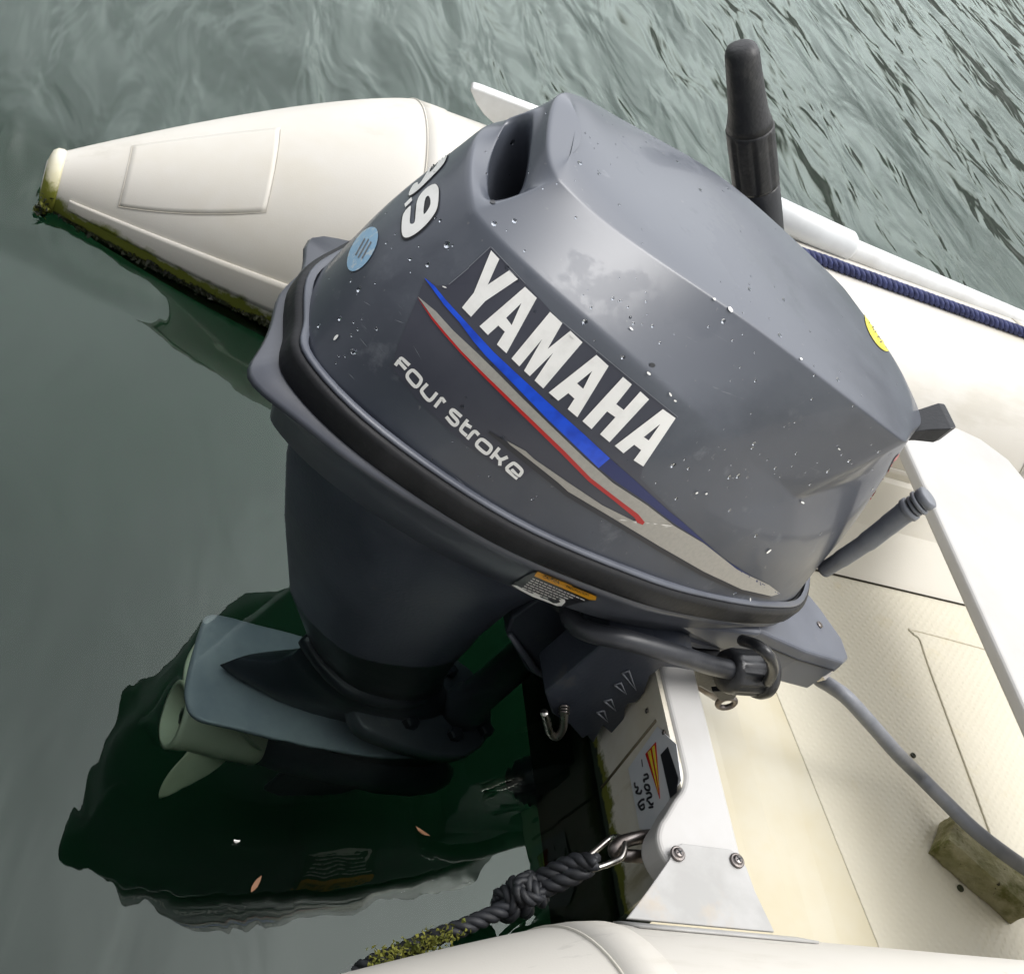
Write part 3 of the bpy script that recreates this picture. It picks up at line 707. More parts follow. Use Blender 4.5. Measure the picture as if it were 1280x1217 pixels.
FS = [([(80, 146), (112, 104), (128, 100), (178, 145)], 0), ([(108, 122), (153, 172)], 0), ([(163, 212), (180, 188), (205, 180), (248, 222), (258, 248), (240, 280), (215, 290), (170, 240)], 1),
      ([(302, 272), (264, 312), (266, 335), (300, 378), (325, 382), (368, 332)], 0), ([(352, 432), (388, 385), (402, 372), (422, 400)], 0),
      ([(430, 497), (470, 545), (492, 556), (508, 542), (505, 522), (466, 478), (464, 460), (482, 452), (536, 498)], 0),
      ([(580, 518), (533, 580), (540, 602), (572, 630)], 0), ([(562, 548), (604, 572)], 0), ([(575, 652), (612, 608), (632, 600), (656, 624)], 0),
      ([(640, 688), (655, 665), (682, 655), (732, 695), (740, 718), (722, 745), (698, 748), (650, 708)], 1),
      ([(738, 785), (798, 712)], 0), ([(768, 752), (803, 792), (855, 775)], 0), ([(803, 790), (800, 835)], 0),
      ([(922, 925), (858, 872), (850, 850), (885, 822), (905, 822), (948, 862), (950, 885), (925, 905), (882, 862)], 0)]
decal('lettering', [[to(ZC, lp) for lp in strokes(p, 24, True)] if cl_ else to(ZC, strokes(p, 24)) for p, cl_ in FS], mWhite, cowl, .0008, step=5)
blu_u = [(531.5, 347.8), (543, 357), (557.7, 375), (575.8, 394.8), (595.7, 416.5), (617.4, 440), (642.7, 463.5), (681.6, 499.3), (730.4, 542.7), (762, 572)]
blu_l = [(531.5, 348.5), (539.7, 359.6), (556, 382), (574, 402), (592, 426.5), (606.5, 443.6), (633.6, 471), (683, 522), (728, 565), (748, 584)]
decal('blue_stripe', [blu_u+blu_l[::-1]], mBlue, cowl, .0008)
decal('navy_stripe', [[(762, 572), (793, 599), (837, 639), (851, 650), (905, 698), (960, 733), (977, 743), (960, 737), (921, 711), (879, 677), (842, 653), (808.8, 627.5), (766.6, 599), (748, 584)]], mNavy, cowl, .0008)
sil_u = [(522.5, 370.4), (545, 389), (566.8, 413), (595.7, 440), (617.4, 461), (650, 494), (685, 528), (730, 571), (765, 602), (808, 630), (842, 656), (879, 678), (921, 711), (935, 718), (960.6, 730), (974.6, 741)]
sil_l = [(963.4, 744.2), (926.9, 735.8), (879, 713.3), (822.8, 681), (766.6, 647), (710, 613.4), (697, 601.7), (669.8, 580), (637.3, 554.7), (633.7, 550.2), (656.9, 562.8), (668, 573), (710.3, 602.2), (752.5, 630.3), (791.9, 650), (805.4, 651.4)]
red_i = [(797.5, 641.6), (769.4, 620.5), (738.4, 596.6), (704.7, 562), (681.6, 540), (640, 500), (604.7, 466), (577.6, 439), (557.7, 416.5), (541.5, 397)]
decal('silver_stripe', [sil_u+sil_l+red_i], mSilver, cowl, .0008)
red_o = [(522, 371.5), (541.5, 397), (557.7, 416.5), (577.6, 439), (604.7, 466), (640, 500), (681.6, 540), (704.7, 562), (738.4, 596.6), (769.4, 620.5), (797.5, 641.6), (805.4, 651.4)]
red_b = [(803, 655), (796, 652), (793, 646), (767, 624.5), (735.5, 600.6), (701.5, 566), (678.5, 543.5), (637.5, 503.2), (602.7, 468.5), (576, 441), (556, 418.5), (540, 399)]
decal('red_stripe', [red_o+red_b], mRed, cowl, .0009, step=5)
dk_a = [(612, 538), (633.7, 552), (637.3, 555.7), (669.8, 581), (697, 602.7), (710, 614.4), (766.6, 648), (822.8, 682), (879, 714.3), (926.9, 736.8), (963.4, 745.2)]
dk_b = [(962, 748), (925, 741), (876, 718.5), (820, 686.5), (763.5, 652.5), (707, 619), (693.5, 607.5), (666.5, 586), (634, 560), (625, 552), (610, 540)]
decal('stripe_dark_edge', [dk_a+dk_b], mSilverD, cowl, .0008)  # dark outline printed under the silver stripe
# numerals on the rear
n9 = [(440, 578), (472, 604), (482, 660), (470, 800), (430, 890), (340, 1000), (230, 1090), (150, 1120), (112, 1090), (106, 1000), (124, 880), (192, 800), (198, 840), (188, 955), (205, 982), (238, 960), (250, 850), (262, 755), (300, 680), (370, 610)]
n9h = [(380, 700), (398, 745), (388, 810), (330, 885), (335, 780), (352, 715)]
dot = [(205, 712), (214, 745), (145, 814), (134, 782)]
f9 = [(572, 248), (560, 315), (505, 405), (330, 585), (235, 668), (183, 695), (186, 655), (225, 585), (268, 560), (272, 582), (300, 560), (345, 490), (400, 400), (440, 350), (500, 285)]
f9h = [(478, 345), (450, 400), (390, 460), (418, 388)]
def rnd(p): return [(q.x, q.y) for q in smooth_path([(x, y, 0) for x, y in p], 3, True)]
def grow(pts, k, dx=0, dy=0):
    cx = sum(p[0] for p in pts)/len(pts); cy = sum(p[1] for p in pts)/len(pts); o = []
    for x, y in pts:
        d = math.hypot(x-cx, y-cy) or 1; o.append((x+(x-cx)/d*k+dx, y+(y-cy)/d*k+dy))
    return o
decal('numeral_backing', [to(ZE, rnd(grow(n9, 16, -4, 8))), to(ZE, rnd(grow(f9, 10, -2, 6)))], mDecalBlack, cowl, .0006, step=4)
decal('numerals', [[to(ZE, rnd(n9)), to(ZE, rnd(n9h))], to(ZE, dot), [to(ZE, rnd(f9)), to(ZE, rnd(f9h))]], mWhite, cowl, .0010, step=3)
def oval(cx, cy, a, b, rot, n=28): return [(cx+a*math.cos(t)*math.cos(rot)-b*math.sin(t)*math.sin(rot), cy+a*math.cos(t)*math.sin(rot)+b*math.sin(t)*math.cos(rot)) for t in [2*math.pi*i/n for i in range(n)]]
s1 = decal('round_sticker', [oval(454, 312, 31, 13.5, R(-60))], mSky, cowl, .0007, step=4); s1['label'] = 'light blue round sticker'
for k, (dx, ln) in enumerate(((-4, 12), (0, 15), (4, 12))):
    decal('print_line', [[(452+dx-ln*.25, 316+ln*.45+dx*.5), (453.5+dx-ln*.25, 317+ln*.45+dx*.5), (459+dx+ln*.25, 307-ln*.45+dx*.5), (457.5+dx+ln*.25, 306-ln*.45+dx*.5)]], mGrey, cowl, .0010, step=4)
s2 = decal('round_sticker', [oval(1097, 413.5, 29, 11, R(62))], mYel, cowl, .0007, step=5); s2['label'] = 'yellow round sticker'
for k in range(5):
    t = -14+k*7; cx, cy = 1097+t*.47, 413.5+t*.88; decal('print_line', [[(cx-5, cy+2), (cx-4, cy+3.2), (cx+6, cy-2.5), (cx+5, cy-3.5)]], mSilverD, cowl, .0010, step=4)
decal('reflector_sticker', [[(1118, 572), (1124, 566), (1112, 600), (1098, 622), (1090, 630), (1094, 618)]], mRed, cowl, .0007, step=4)
# small chips, scratches and the vent drain hole
for p in ((815, 456, 3.2), (616, 253, 3.0)): decal('drain_hole', [oval(p[0], p[1], p[2]*1.2, p[2]*.8, R(20), 12)], mBlack, cowl, .0006, step=3)
chips = []
for cx, cy, l, w, a in ((421, 422, 4.5, 1.7, -50), (912, 387, 4, 1.8, 50), (960, 688, 4, 1.1, -40), (1002, 627, 2.5, 1.3, 30), (810, 466, 3, 1.4, 40), (837, 492, 3, 1.2, 60), (843, 500, 2, 1.2, 30), (892, 374, 2.4, 1, 40), (870, 615, 2, 1, -30), (882, 616, 1.6, 1, -30), (788, 411, 3, 1, 40), (937, 748, 2.5, .8, 90), (715, 420, 4, 1.2, 40), (556, 359, 3, .8, 20), (1048, 560, 2, .9, 40), (1000, 449, 2, .9, 40)):
    chips.append(oval(cx, cy, l, w, R(a), 8))
decal('paint_chips', chips, mWhite, cowl, .0012, step=3)['kind'] = 'stuff'
scr = []
for cx, cy, l, a in ((455, 428, 8, 50), (500, 402, 7, 20), (460, 380, 6, 30), (522, 440, 10, 60), (640, 340, 10, 40), (575, 600, 9, 40), (700, 690, 6, 60), (440, 470, 6, 45)):
    scr.append([(cx-l*math.cos(R(a)), cy-l*math.sin(R(a))), (cx+.3, cy-.5), (cx+l*math.cos(R(a)), cy+l*math.sin(R(a))), (cx, cy+.4)])
lines_ = to(ZA, [(738, 104), (590, 242)]), to(ZA, [(745, 106), (978, 356)]), to(ZB, [(335, 110), (800, 498)]), to(ZB, [(800, 498), (1142, 776)]), to(ZA, [(450, 365), (590, 248)])
for (a, b) in lines_:
    dx, dy = b[0]-a[0], b[1]-a[1]; l = math.hypot(dx, dy); q = (-dy/l*.45, dx/l*.45); scr.append([(a[0]-q[0], a[1]-q[1]), (b[0]-q[0], b[1]-q[1]), (b[0]+q[0], b[1]+q[1]), (a[0]+q[0], a[1]+q[1])])
decal('scratches', scr, mGrey, cowl, .0011, step=6)['kind'] = 'stuff'
# water droplets beaded on the cowl
mDrop = bpy.data.materials.new('water drop'); mDrop.use_nodes = True
b_ = mDrop.node_tree.nodes['Principled BSDF']; b_.inputs['Base Color'].default_value = (.6, .63, .68, 1); b_.inputs['Roughness'].default_value = .08; b_.inputs['Transmission Weight'].default_value = 1; b_.inputs['IOR'].default_value = 1.33
dr = MB(); rd = random.Random(5); n_ = 0
while n_ < 260:
    px, py = rd.uniform(390, 1130), rd.uniform(120, 770)
    d = (MMI.to_3x3() @ ray(px, py)).normalized(); h, n, i, ds = cb.ray_cast(CL, d)
    if h is None: continue
    if noise.noise(Vector((px/90, py/90, 4))) < rd.uniform(-.35, .45): continue
    n = n if n.dot(d) < 0 else -n
    r = .85*rd.choice((.0006, .0007, .0008, .0009, .0011, .0014, .0022))*rd.uniform(.8, 1.15); u = n.orthogonal().normalized(); w = n.cross(u); st_ = rd.uniform(1, 1.5)
    rings = []
    for q in (1.0, .93, .75, .45, .1):
        hh = math.sqrt(1-q*q)*r*.26; rings.append([h+u*math.cos(a)*r*q*st_+w*math.sin(a)*r*q+n*(hh+.0001) for a in [k*math.pi/5 for k in range(10)]])
    dr.loft(rings, caps=True); n_ += 1
dr.build('water_droplets', mDrop, cowl)['kind'] = 'stuff'

# --- rubber gasket round the split line
def loop_of(row, dz=0, k=0, n=6):
    pts = []
    for c in range(nc): p = row[c]; pts.append(V3(p.x, p.y, p.z))
    full = pts+list(reversed(frow[0][1:-1]))
    return smooth_path(full, n, closed=True)
def offset_loop(lp, d, dz):
    n = len(lp); o = []
    for i, p in enumerate(lp):
        t = lp[(i+1) % n]-lp[i-1]; q = Vector((t.y, -t.x, 0)).normalized(); 
        if q.dot(Vector((p.x+.14, p.y, 0))) < 0: q = -q
        o.append(p+q*d+V3(0, 0, dz))
    return o
base = loop_of(A)
def ring_loft(prof, name, m_, parent=mo, base=base):     # prof: list of (outward, up); closed section
    lps = [offset_loop(base, d, z) for d, z in prof]; lps.append(lps[0])
    return MB().loft(lps, caps=False).build(name, m_, parent)
ring_loft([(-.004, .0018), (.0006, .0020), (.0016, .0008), (.0016, -.001), (-.004, -.001)], 'cowl_lip', mPan)
ring_loft([(-.006, -.0015), (.003, -.0015), (.0058, -.0035), (.0064, -.006), (.0064, -.0105), (.0064, -.0115), (.0064, -.0200), (.0048, -.0235), (-.006, -.024)], 'rubber_gasket', mRub)
# --- lower pan
def scaled(lp, sx, sy, cx=-.14, dz=0): return [V3(cx+(p.x-cx)*sx, p.y*sy, p.z+dz) for p in lp]
p0 = offset_loop(base, -.001, -.021)
def bulge(lp, a):          # carrying-handle lip that juts out at the two rear corners
    o = []
    for p in lp:
        an = abs(p.y); w = max(0, min(1, (-.30-p.x)/.10)); g = math.exp(-((p.y+.108)/.030)**2)+1.0*math.exp(-((p.y-.050)/.026)**2)
        d = Vector((p.x+.30, p.y*1.3, 0)).normalized(); o.append(p+d*(a*w*(.25+.9*g)))
    return o
def bz(lp, a, z0, z1):      # lip that follows the belt but thickens only round the stern end
    return bulge(lp, a)
r1 = bulge(offset_loop(base, .0035, -.0250), .024); r2 = bulge(offset_loop(base, .0040, -.0300), .025); r3 = bulge(offset_loop(base, .001, -.034), .018)
pan = MB().loft([p0, offset_loop(base, .001, -.0235), r1, r2, r3, scaled(offset_loop(base, -.004, -.052), .985, .985), scaled(offset_loop(base, -.010, -.078), .97, .95), scaled(offset_loop(base, -.026, -.098), .93, .85), scaled(offset_loop(base, -.06, -.112), .7, .4)], caps=True)
pano = pan.build('lower_pan', mEng2, mo)
# --- exhaust leg casing
def foil(x0, x1, hw, z, n=20, full=.42, zs=0):     # closed section from trailing edge x0 to front x1
    o = []
    for i in range(2*n):
        t = i/n; s = -1 if t < 1 else 1; u = t if t < 1 else 2-t
        x = x0+(x1-x0)*(1-math.cos(u*math.pi))/2; q = (x-x0)/(x1-x0)
        prof = (math.sin(math.pi*min(1, q/(2*full)) if q < full else math.pi/2))*1.0
        if q >= full: prof = math.sqrt(max(0, 1-((q-full)/(1-full))**2.6))
        else: prof = (math.sin(math.pi/2*q/full))**.8
        o.append(V3(x, s*hw*prof, z+zs*(x-x0)))
    return o
cas = MB().loft([foil(-.395, -.05, .100, .075, zs=-.12), foil(-.375, -.055, .100, .030, zs=-.12), foil(-.350, -.070, .092, -.03, zs=-.1), foil(-.312, -.068, .078, -.10, zs=-.08), foil(-.258, -.055, .062, -.185, zs=-.06), foil(-.207, -.035, .050, -.262, zs=-.05), foil(-.187, -.022, .044, -.292, zs=-.05)])
caso = cas.build('leg_casing', mEng, mo); caso.location = (-.006, -.018, 0)
MB().loft([foil(-.193, -.028, .049, -.289, zs=-.05), foil(-.196, -.025, .052, -.293, zs=-.05), foil(-.196, -.025, .052, -.301, zs=-.05), foil(-.190, -.03, .048, -.305, zs=-.05)]).build('casing_flange', mEng, caso)
# --- gearcase: neck, anti-ventilation plate, torpedo and skeg
neck = MB().loft([foil(-.188, -.012, .046, -.300, zs=-.05), foil(-.188, .005, .044, -.325, zs=-.02), foil(-.196, .020, .041, -.350), foil(-.232, .035, .034, -.366), foil(-.240, .042, .030, -.390), foil(-.18, .055, .026, -.42), foil(-.13, .07, .020, -.47), foil(-.12, .085, .022, -.51)])
gear = neck.build('gearcase', mEng, mo); gear.location = (-.006, -.018, -.010)
def pcurve(pts, n=6): return smooth_path(pts, n, closed=True)
plo = pcurve([V3(-.268, 0, 0), V3(-.270, -.040, 0), V3(-.258, -.062, 0), V3(-.22, -.064, 0), V3(-.12, -.066, 0), V3(-.03, -.058, 0), V3(.05, -.034, 0), V3(.085, 0, 0), V3(.05, .034, 0), V3(-.03, .058, 0), V3(-.12, .066, 0), V3(-.22, .066, 0), V3(-.253, .062, 0), V3(-.262, .040, 0)])
plt = MB().loft([[V3(-.1+(p.x+.1)*k, p.y*k, -.398+dz) for p in plo] for k, dz in ((.97, 0), (.995, -.001), (1, -.0035), (.995, -.006), (.97, -.007))])
plt.build('cavitation_plate', mPlate, gear)
def rev(prof, cy=0, cz=-.54, seg=32, tilt=0): return [[V3(x, cy+math.cos(a)*r, cz+math.sin(a)*r) for a in [2*math.pi*j/seg for j in range(seg)]] for x, r in prof]
MB().loft(rev([(-.125, .033), (-.10, .037), (-.04, .040), (.03, .040), (.07, .036), (.10, .026), (.118, .012), (.122, .002)])).build('torpedo', mEng, gear)
MB().prism([V3(-.06, -.003, -.57), V3(.07, -.003, -.57), V3(.03, -.003, -.66), V3(-.03, -.003, -.70), V3(-.055, -.003, -.69)], (0, .006, 0)).build('skeg', mEng, gear, bevel=.002)
# --- propeller
prop = MB().loft(rev([(-.128, .030), (-.128, .0385), (-.16, .0375), (-.205, .036), (-.222, .039), (-.228, .0395), (-.228, .034), (-.19, .030), (-.19, .004)])).build('propeller', mCream, mo); prop.location = (-.008, -.014, -.014)
MB().loft(rev([(-.18, .013), (-.214, .013), (-.218, .010), (-.220, .002)], seg=6)).build('prop_nut', mSteelD, prop)
def blade(ang):
    mb = MB(); rings = []
    for i in range(13):
        t = i/12; r = .030+.075*t; ch = (.047*(1-t)**.85+.008*math.sin(math.pi*t)+.0012); xc = -.165-.038*t**1.2; tw = R(38-14*t); th_ = .004*(1-.7*t)
        row = []
        for j in range(18):
            a = 2*math.pi*j/18; u = math.cos(a)*ch; w = math.sin(a)*th_
            x = xc+u*math.cos(tw)-w*math.sin(tw); tg = u*math.sin(tw)+w*math.cos(tw); aa = ang+tg/max(r, .04)*.8; row.append(V3(x, math.cos(aa)*r, -.54+math.sin(aa)*r))
        rings.append(row)
    return mb.loft(rings)
for k in range(3): blade(R(233+120*k)).build('blade', mCream, prop)
# --- swivel tube with its lower yoke, both painted lighter in place of light on them
sw = MB().loft([[V3(.026, 0, 0)+V3(math.cos(a)*r+dx+z*.07, math.sin(a)*r+z*.085, z) for a in [2*math.pi*j/28 for j in range(28)]] for r, z, dx in ((.022, .0, -.01), (.024, -.02, -.008), (.0205, -.03, -.007), (.0205, -.20, .004), (.0205, -.315, .012), (.0255, -.322, .012), (.0255, -.345, .014), (.018, -.35, .014))])
swo = sw.build('swivel_tube', mPan, mo)
yk = pcurve([V3(-.10, -.045, 0), V3(-.06, -.064, 0), V3(.0, -.068, 0), V3(.045, -.055, 0), V3(.07, -.020, 0), V3(.07, .020, 0), V3(.045, .055, 0), V3(.0, .068, 0), V3(-.06, .064, 0), V3(-.10, .045, 0)], 4)
MB().loft([[p+V3(0, 0, z) for p in scaled(yk, k, k, 0)] for k, z in ((.95, -.346), (1, -.349), (1, -.368), (.95, -.371))]).build('lower_yoke', mPan, mo).location = (-.015, -.022, 0)
for x, y in ((-.035, -.038), (.02, -.040), (.06, -.026), (-.035, .038), (.02, .040)):
    MB().loft([[V3(x-.015+math.cos(a)*r, y-.022+math.sin(a)*r, z) for a in [2*math.pi*j/n6 for j in range(n6)]] for r, z, n6 in ((.0085, -.347, 6), (.0085, -.337, 6), (.006, -.335, 6))]).build('bolt', mEng, mo, smooth=False)
# swivel bracket body between the clamps
def side_poly(pts, dy, th_, name, m_, parent=mo, bevel=.003, mirror=False):
    P = [L(x, y, dy) for x, y in pts]
    if mirror: P = [V3(p.x, -p.y, p.z) for p in P]
    return MB().prism(P, V3(0, -th_ if mirror else th_, 0)).build(name, m_, parent, bevel=bevel, smooth=False)
side_poly([(632, 792), (640, 772), (700, 728), (770, 770), (772, 800), (748, 838), (690, 880), (672, 862)], -.062, .120, 'swivel_bracket', mEng)
for t in ((644, 800, 678, 862), ):
    MB().tube([L(637, 792, -.064), L(662, 826, -.066), L(668, 836, -.066), L(712, 862, -.066)], [.003, .004, .004, .003], 10).build('bracket_web', mPan, mo)  # rib in lighter paint, its edge highlight put into the colour
sp = MB().tube(smooth_path([L(762, 775, -.056), L(738, 800, -.058), L(712, 828, -.060), L(700, 838, -.060), L(708, 842, -.060), L(722, 838, -.06), L(745, 815, -.058)], 5), .0035, 8); sp.build('tilt_spring', mBlack, mo)
# --- clamp brackets: one each side, scalloped and ribbed
cl_px = [(681, 866), (700, 850), (738, 818), (764, 794), (790, 801), (822, 815), (862, 826), (872, 832), (862, 838), (846, 835), (828, 834), (812, 846), (806, 866), (797, 878), (786, 880), (782, 886), (780, 905), (774, 914), (764, 917), (754, 908), (748, 918), (742, 930), (734, 920), (728, 924), (712, 906), (690, 892)]
for mir in (False, True):
    P = [L(x, y, -.150) for x, y in cl_px]
    if mir: P = [V3(p.x, -p.y, p.z) for p in P]
    co = MB().prism(P, V3(0, .045*(-1 if mir else 1), 0)).build('clamp_bracket', mEng, mo, bevel=.0035, bseg=3, smooth=False)
    for pts in ([(778, 841), (786, 838), (795, 862)], [(768, 856), (776, 853), (783, 867)], [(755, 876), (764, 874), (770, 888)], [(746, 890), (755, 888), (760, 902)]):
        Q = [L(x, y, -.1508) for x, y in pts]
        if mir: Q = [V3(p.x, -p.y, p.z) for p in Q]
        rim = MB().tube(Q+[Q[0]], .0010, 6); rim.build('rib_edge', mGrey, co)
    ring = [L(690, 868, -.088), L(705, 868, -.088)]
# cross tube joining the clamps
MB().tube([V3(.004, -.13, -.003), V3(.004, .13, -.003)], .011, 20).build('tilt_tube', mEng, mo)
MB().tube([V3(.045, -.075, -.125), V3(.045, .075, -.125)], .006, 14).build('tilt_pin', mSteelD, mo)
# stainless hook with spring washer on the near clamp
hk = smooth_path([L(706, 884, -.154), L(705, 898, -.158), L(703, 912, -.160), L(695, 921, -.160), L(687, 914, -.160), L(684, 903, -.160), L(680, 890, -.160)], 6)
hko = MB().tube(hk, .0038, 12).build('tilt_pin_hook', mSteel, mo)
for k in range(3): MB().tube(smooth_path([L(699.5, 884+k*3.6, -.156), L(704.5, 881.5+k*3.6, -.162), L(711, 884+k*3.6, -.158), L(706, 887+k*3.6, -.120)], 4, closed=True)+[L(699.5, 884+k*3.6, -.156)], .0012, 6).build('spring', mSteelD, hko)
# --- steering friction, clamp screw boss and front box
bx = [V3(.06, -.095, 0), V3(.20, -.082, 0), V3(.272, -.068, 0), V3(.288, -.056, 0), V3(.288, -.030, 0), V3(.262, .0, 0), V3(.20, .05, 0), V3(.06, .06, 0)]
def bxz(p): return .058-.10*(p.x-.06)
fb = MB().loft([[V3(p.x, p.y, bxz(p)+dz+(0)) for p in bx] for dz in (-.056, .0)])
fbo = fb.build('front_box', mPan, mo, bevel=.004, bseg=3, smooth=False)
lip = MB().loft([[V3(p.x*1.004, p.y*1.012, bxz(p)+dz) for p in bx] for dz in (-.016, -.0145)]); lip.build('box_seam', mBlack, fbo, smooth=False)
MB().loft([[V3(.245+math.cos(a)*.004, -.03+math.sin(a)*.004, bxz(V3(.245, 0, 0))+z) for a in [k*math.pi/8 for k in range(16)]] for z in (.0, .0015)]).build('screw', mSteelD, fbo)
# pan extension beneath the gasket, towards the front
ext = MB().prism([L(705, 735, -.120), L(760, 745, -.125), L(850, 778, -.125), L(955, 792, -.105), L(905, 815, -.105), L(870, 812, -.11), L(800, 790, -.12), L(735, 765, -.12)], V3(0, .10, 0)); ext.build('pan_skirt', mPan, mo, bevel=.004, smooth=False)
# hose into the knurled coupling
hs_ = smooth_path([L(716, 752, -.10), L(712, 766, -.128), L(722, 782, -.146), L(745, 792, -.158), L(785, 800, -.164), L(840, 816, -.162), L(885, 830, -.150), L(918, 838, -.142)], 8)
MB().tube(hs_, .0092, 18).build('rubber_hose', mHose, mo)
MB().loft([[L(706, 748, -.11)+V3(math.cos(a)*.014, math.sin(a)*.010-.004, z) for a in [k*math.pi/10 for k in range(20)]] for z in (.006, -.006)]).build('hose_grommet', mBlack, mo)
k0, k1 = L(908, 838, -.140), L(958, 842, -.135); ax_ = (k1-k0).normalized(); U_ = ax_.orthogonal().normalized(); V_ = ax_.cross(U_)
def knob_ring(t, r, kn=0, n=60): c = k0.lerp(k1, t); return [c+(U_*math.cos(a)+V_*math.sin(a))*(r+(kn if math.sin(a*14) > .3 else 0)) for a in [2*math.pi*j/n for j in range(n)]]
MB().loft([knob_ring(-.05, .012), knob_ring(-.03, .0195), knob_ring(.10, .0215), knob_ring(.14, .0205, .0015), knob_ring(.72, .0205, .0015), knob_ring(.76, .0195)]).build('knurled_coupling', mBlack, mo)
MB().loft([knob_ring(.74, .016), knob_ring(.76, .0235), knob_ring(.86, .0245), knob_ring(.97, .0235), knob_ring(1.0, .018)]).build('coupling_collar', mBlack, mo)
MB().tube(smooth_path([L(928, 800, -.13)+V3(0, 0, 0), L(945, 806, -.15), L(960, 818, -.16), L(966, 836, -.158), L(960, 852, -.155)], 6), .0055, 10).build('collar_strap', mBlack, mo)
# eye tab and clamp-screw body below it
ec = L(908, 878, -.138); 
MB().tube([ec+V3(math.cos(a)*.0085, 0, math.sin(a)*.0085) for a in [k*math.pi/16 for k in range(33)]], .0030, 10).build('eye_tab', mSteelD, mo)
MB().prism([L(890, 864, -.141), L(925, 862, -.141), L(918, 874, -.141), L(900, 876, -.141)], V3(0, .006, 0)).build('eye_plate', mBlack, mo, bevel=.001, smooth=False)
side_poly([(866, 826), (905, 830), (905, 862), (890, 868), (872, 858)], -.12, .05, 'clamp_arm', mBlack)
MB().tube([L(868, 848, -.10), L(885, 860, -.10), L(898, 868, -.10)], .0075, 14).build('clamp_screw', mSteelD, mo)
# --- gear shift lever
lv = MB().tube(smooth_path([L(1030, 712, -.045), L(1052, 698, -.05), L(1085, 676, -.052), L(1112, 655, -.052), L(1130, 641, -.052), L(1136, 637, -.052)], 5), [.008]*5+[.0088]*5+[.0098]*5+[.0102]*5+[.0106]*6, 18); lvo = lv.build('shift_lever', mGrey, mo)
for (x0, y0, x1, y1, r) in ((1133, 639, 1140, 634, .0140), (1141, 633.5, 1145, 631, .0125), (1146, 630, 1151, 627, .0142), (1152, 626.5, 1162, 620, .0135)):
    a_, b2_ = L(x0, y0, -.052), L(x1, y1, -.052); MB().tube([a_, a_.lerp(b2_, .15), a_.lerp(b2_, .85), b2_], [r*.72, r*.86, r*.86, r*.7], 20).build('lever_grip', mGrey, lvo)
# --- recoil starter handle
h0_, h1_ = L(1128, 533, .0), L(1180, 527, .0)
def hring(t, w, h): c = h0_.lerp(h1_, t); return [c+V3(0, math.cos(a)*w, math.sin(a)*h) for a in [math.pi/4+k*math.pi/2 for k in range(4)]]
MB().loft([hring(0, .018, .010), hring(.35, .019, .012), hring(.8, .024, .015), hring(.95, .022, .014), hring(1.0, .018, .011)]).build('starter_handle', mBlack, mo, bevel=.003, smooth=False)
# --- tiller handle folded up behind the cowl
tp = [L(927, 62, .24), L(931, 105, .24), L(936, 155, .24), L(942, 215, .24), L(950, 290, .24), L(960, 370, .24)]
def tring(p, q, r, grooves=0, n=64):
    d = (tp[4]-tp[0]).normalized(); u = d.orthogonal().normalized(); v = d.cross(u)
    return [p+(u*math.cos(a)+v*math.sin(a))*(r-(grooves if (math.degrees(a) % 45) < 9 else 0)) for a in [2*math.pi*j/n for j in range(n)]]
def tl(y): # point on the handle axis by height in the measured outline
    k = (y-62)/(370-62); return tp[0].lerp(tp[5], k)
ti = MB().loft([tring(tl(57), 0, .008), tring(tl(60), 0, .0135), tring(tl(66), 0, .0155), tring(tl(76), 0, .0160), tring(tl(90), 0, .0165), tring(tl(128), 0, .0185), tring(tl(138), 0, .0205), tring(tl(146), 0, .0222)])
tio = ti.build('tiller_grip', mGrip, mo)
MB().loft([tring(tl(146), 0, .0222), tring(tl(148), 0, .0230), tring(tl(152), 0, .0230, .0020), tring(tl(212), 0, .0232, .0020), tring(tl(215), 0, .0228)]).build('grip_sleeve', mGrip, tio)
MB().loft([tring(tl(215), 0, .0215), tring(tl(217), 0, .0228), tring(tl(290), 0, .0230), tring(tl(380), 0, .0215)]).build('tiller_arm', mBlack, mo)
# --- caution label on the pan, with its yellow bar
bpy.context.view_layer.update(); dg = bpy.context.evaluated_depsgraph_get(); pb = bvh_of(pano)
ZL = (638.3, 565.5, 3.5556)
decal('caution_label', [to(ZL, [(108, 522), (386, 632), (372, 650), (300, 662), (235, 682), (120, 640), (0, 580), (62, 546)])], mDecalBlack, pano, .0012, pb, step=5)
decal('label_bar', [to(ZL, [(118, 522), (384, 630), (378, 648), (350, 645), (106, 540)])], mOrange, pano, .0016, pb, step=5)
def flat_text(txt, p0, p1, hgt, m_, name, tree, parent, off):   # lettering from the built-in font, pressed on the shell along p0-p1
    cu = bpy.data.curves.new('t', 'FONT'); cu.body = txt; cu.resolution_u = 2; o = bpy.data.objects.new('t', cu); COL.objects.link(o); bpy.context.view_layer.update()
    me = bpy.data.meshes.new_from_object(o.evaluated_get(bpy.context.evaluated_depsgraph_get())); xs = [v.co.x for v in me.vertices]; w = max(xs)-min(xs)
    bpy.data.objects.remove(o); bpy.data.curves.remove(cu)
    dx, dy = p1[0]-p0[0], p1[1]-p0[1]; l = math.hypot(dx, dy); ux, uy = dx/l, dy/l
    vs = []
    for v in me.vertices:
        a = (v.co.x-min(xs))/w*l; b = v.co.y/.7*hgt; vs.append(hit(p0[0]+ux*a+uy*b*.95+b*.15, p0[1]+uy*a-ux*b, tree, off))
    fs = [tuple(p.vertices) for p in me.polygons]; bpy.data.meshes.remove(me)
    return obj(name, vs, fs, m_, parent, smooth=False)
flat_text('CAUTION', (678.6, 718.6), (698.8, 727.2), 3.2, mDecalBlack, 'label_text', pb, pano, .002)
flat_text('PRECAUTION', (707.8, 731), (735.5, 742.2), 3.2, mDecalBlack, 'label_text', pb, pano, .002)
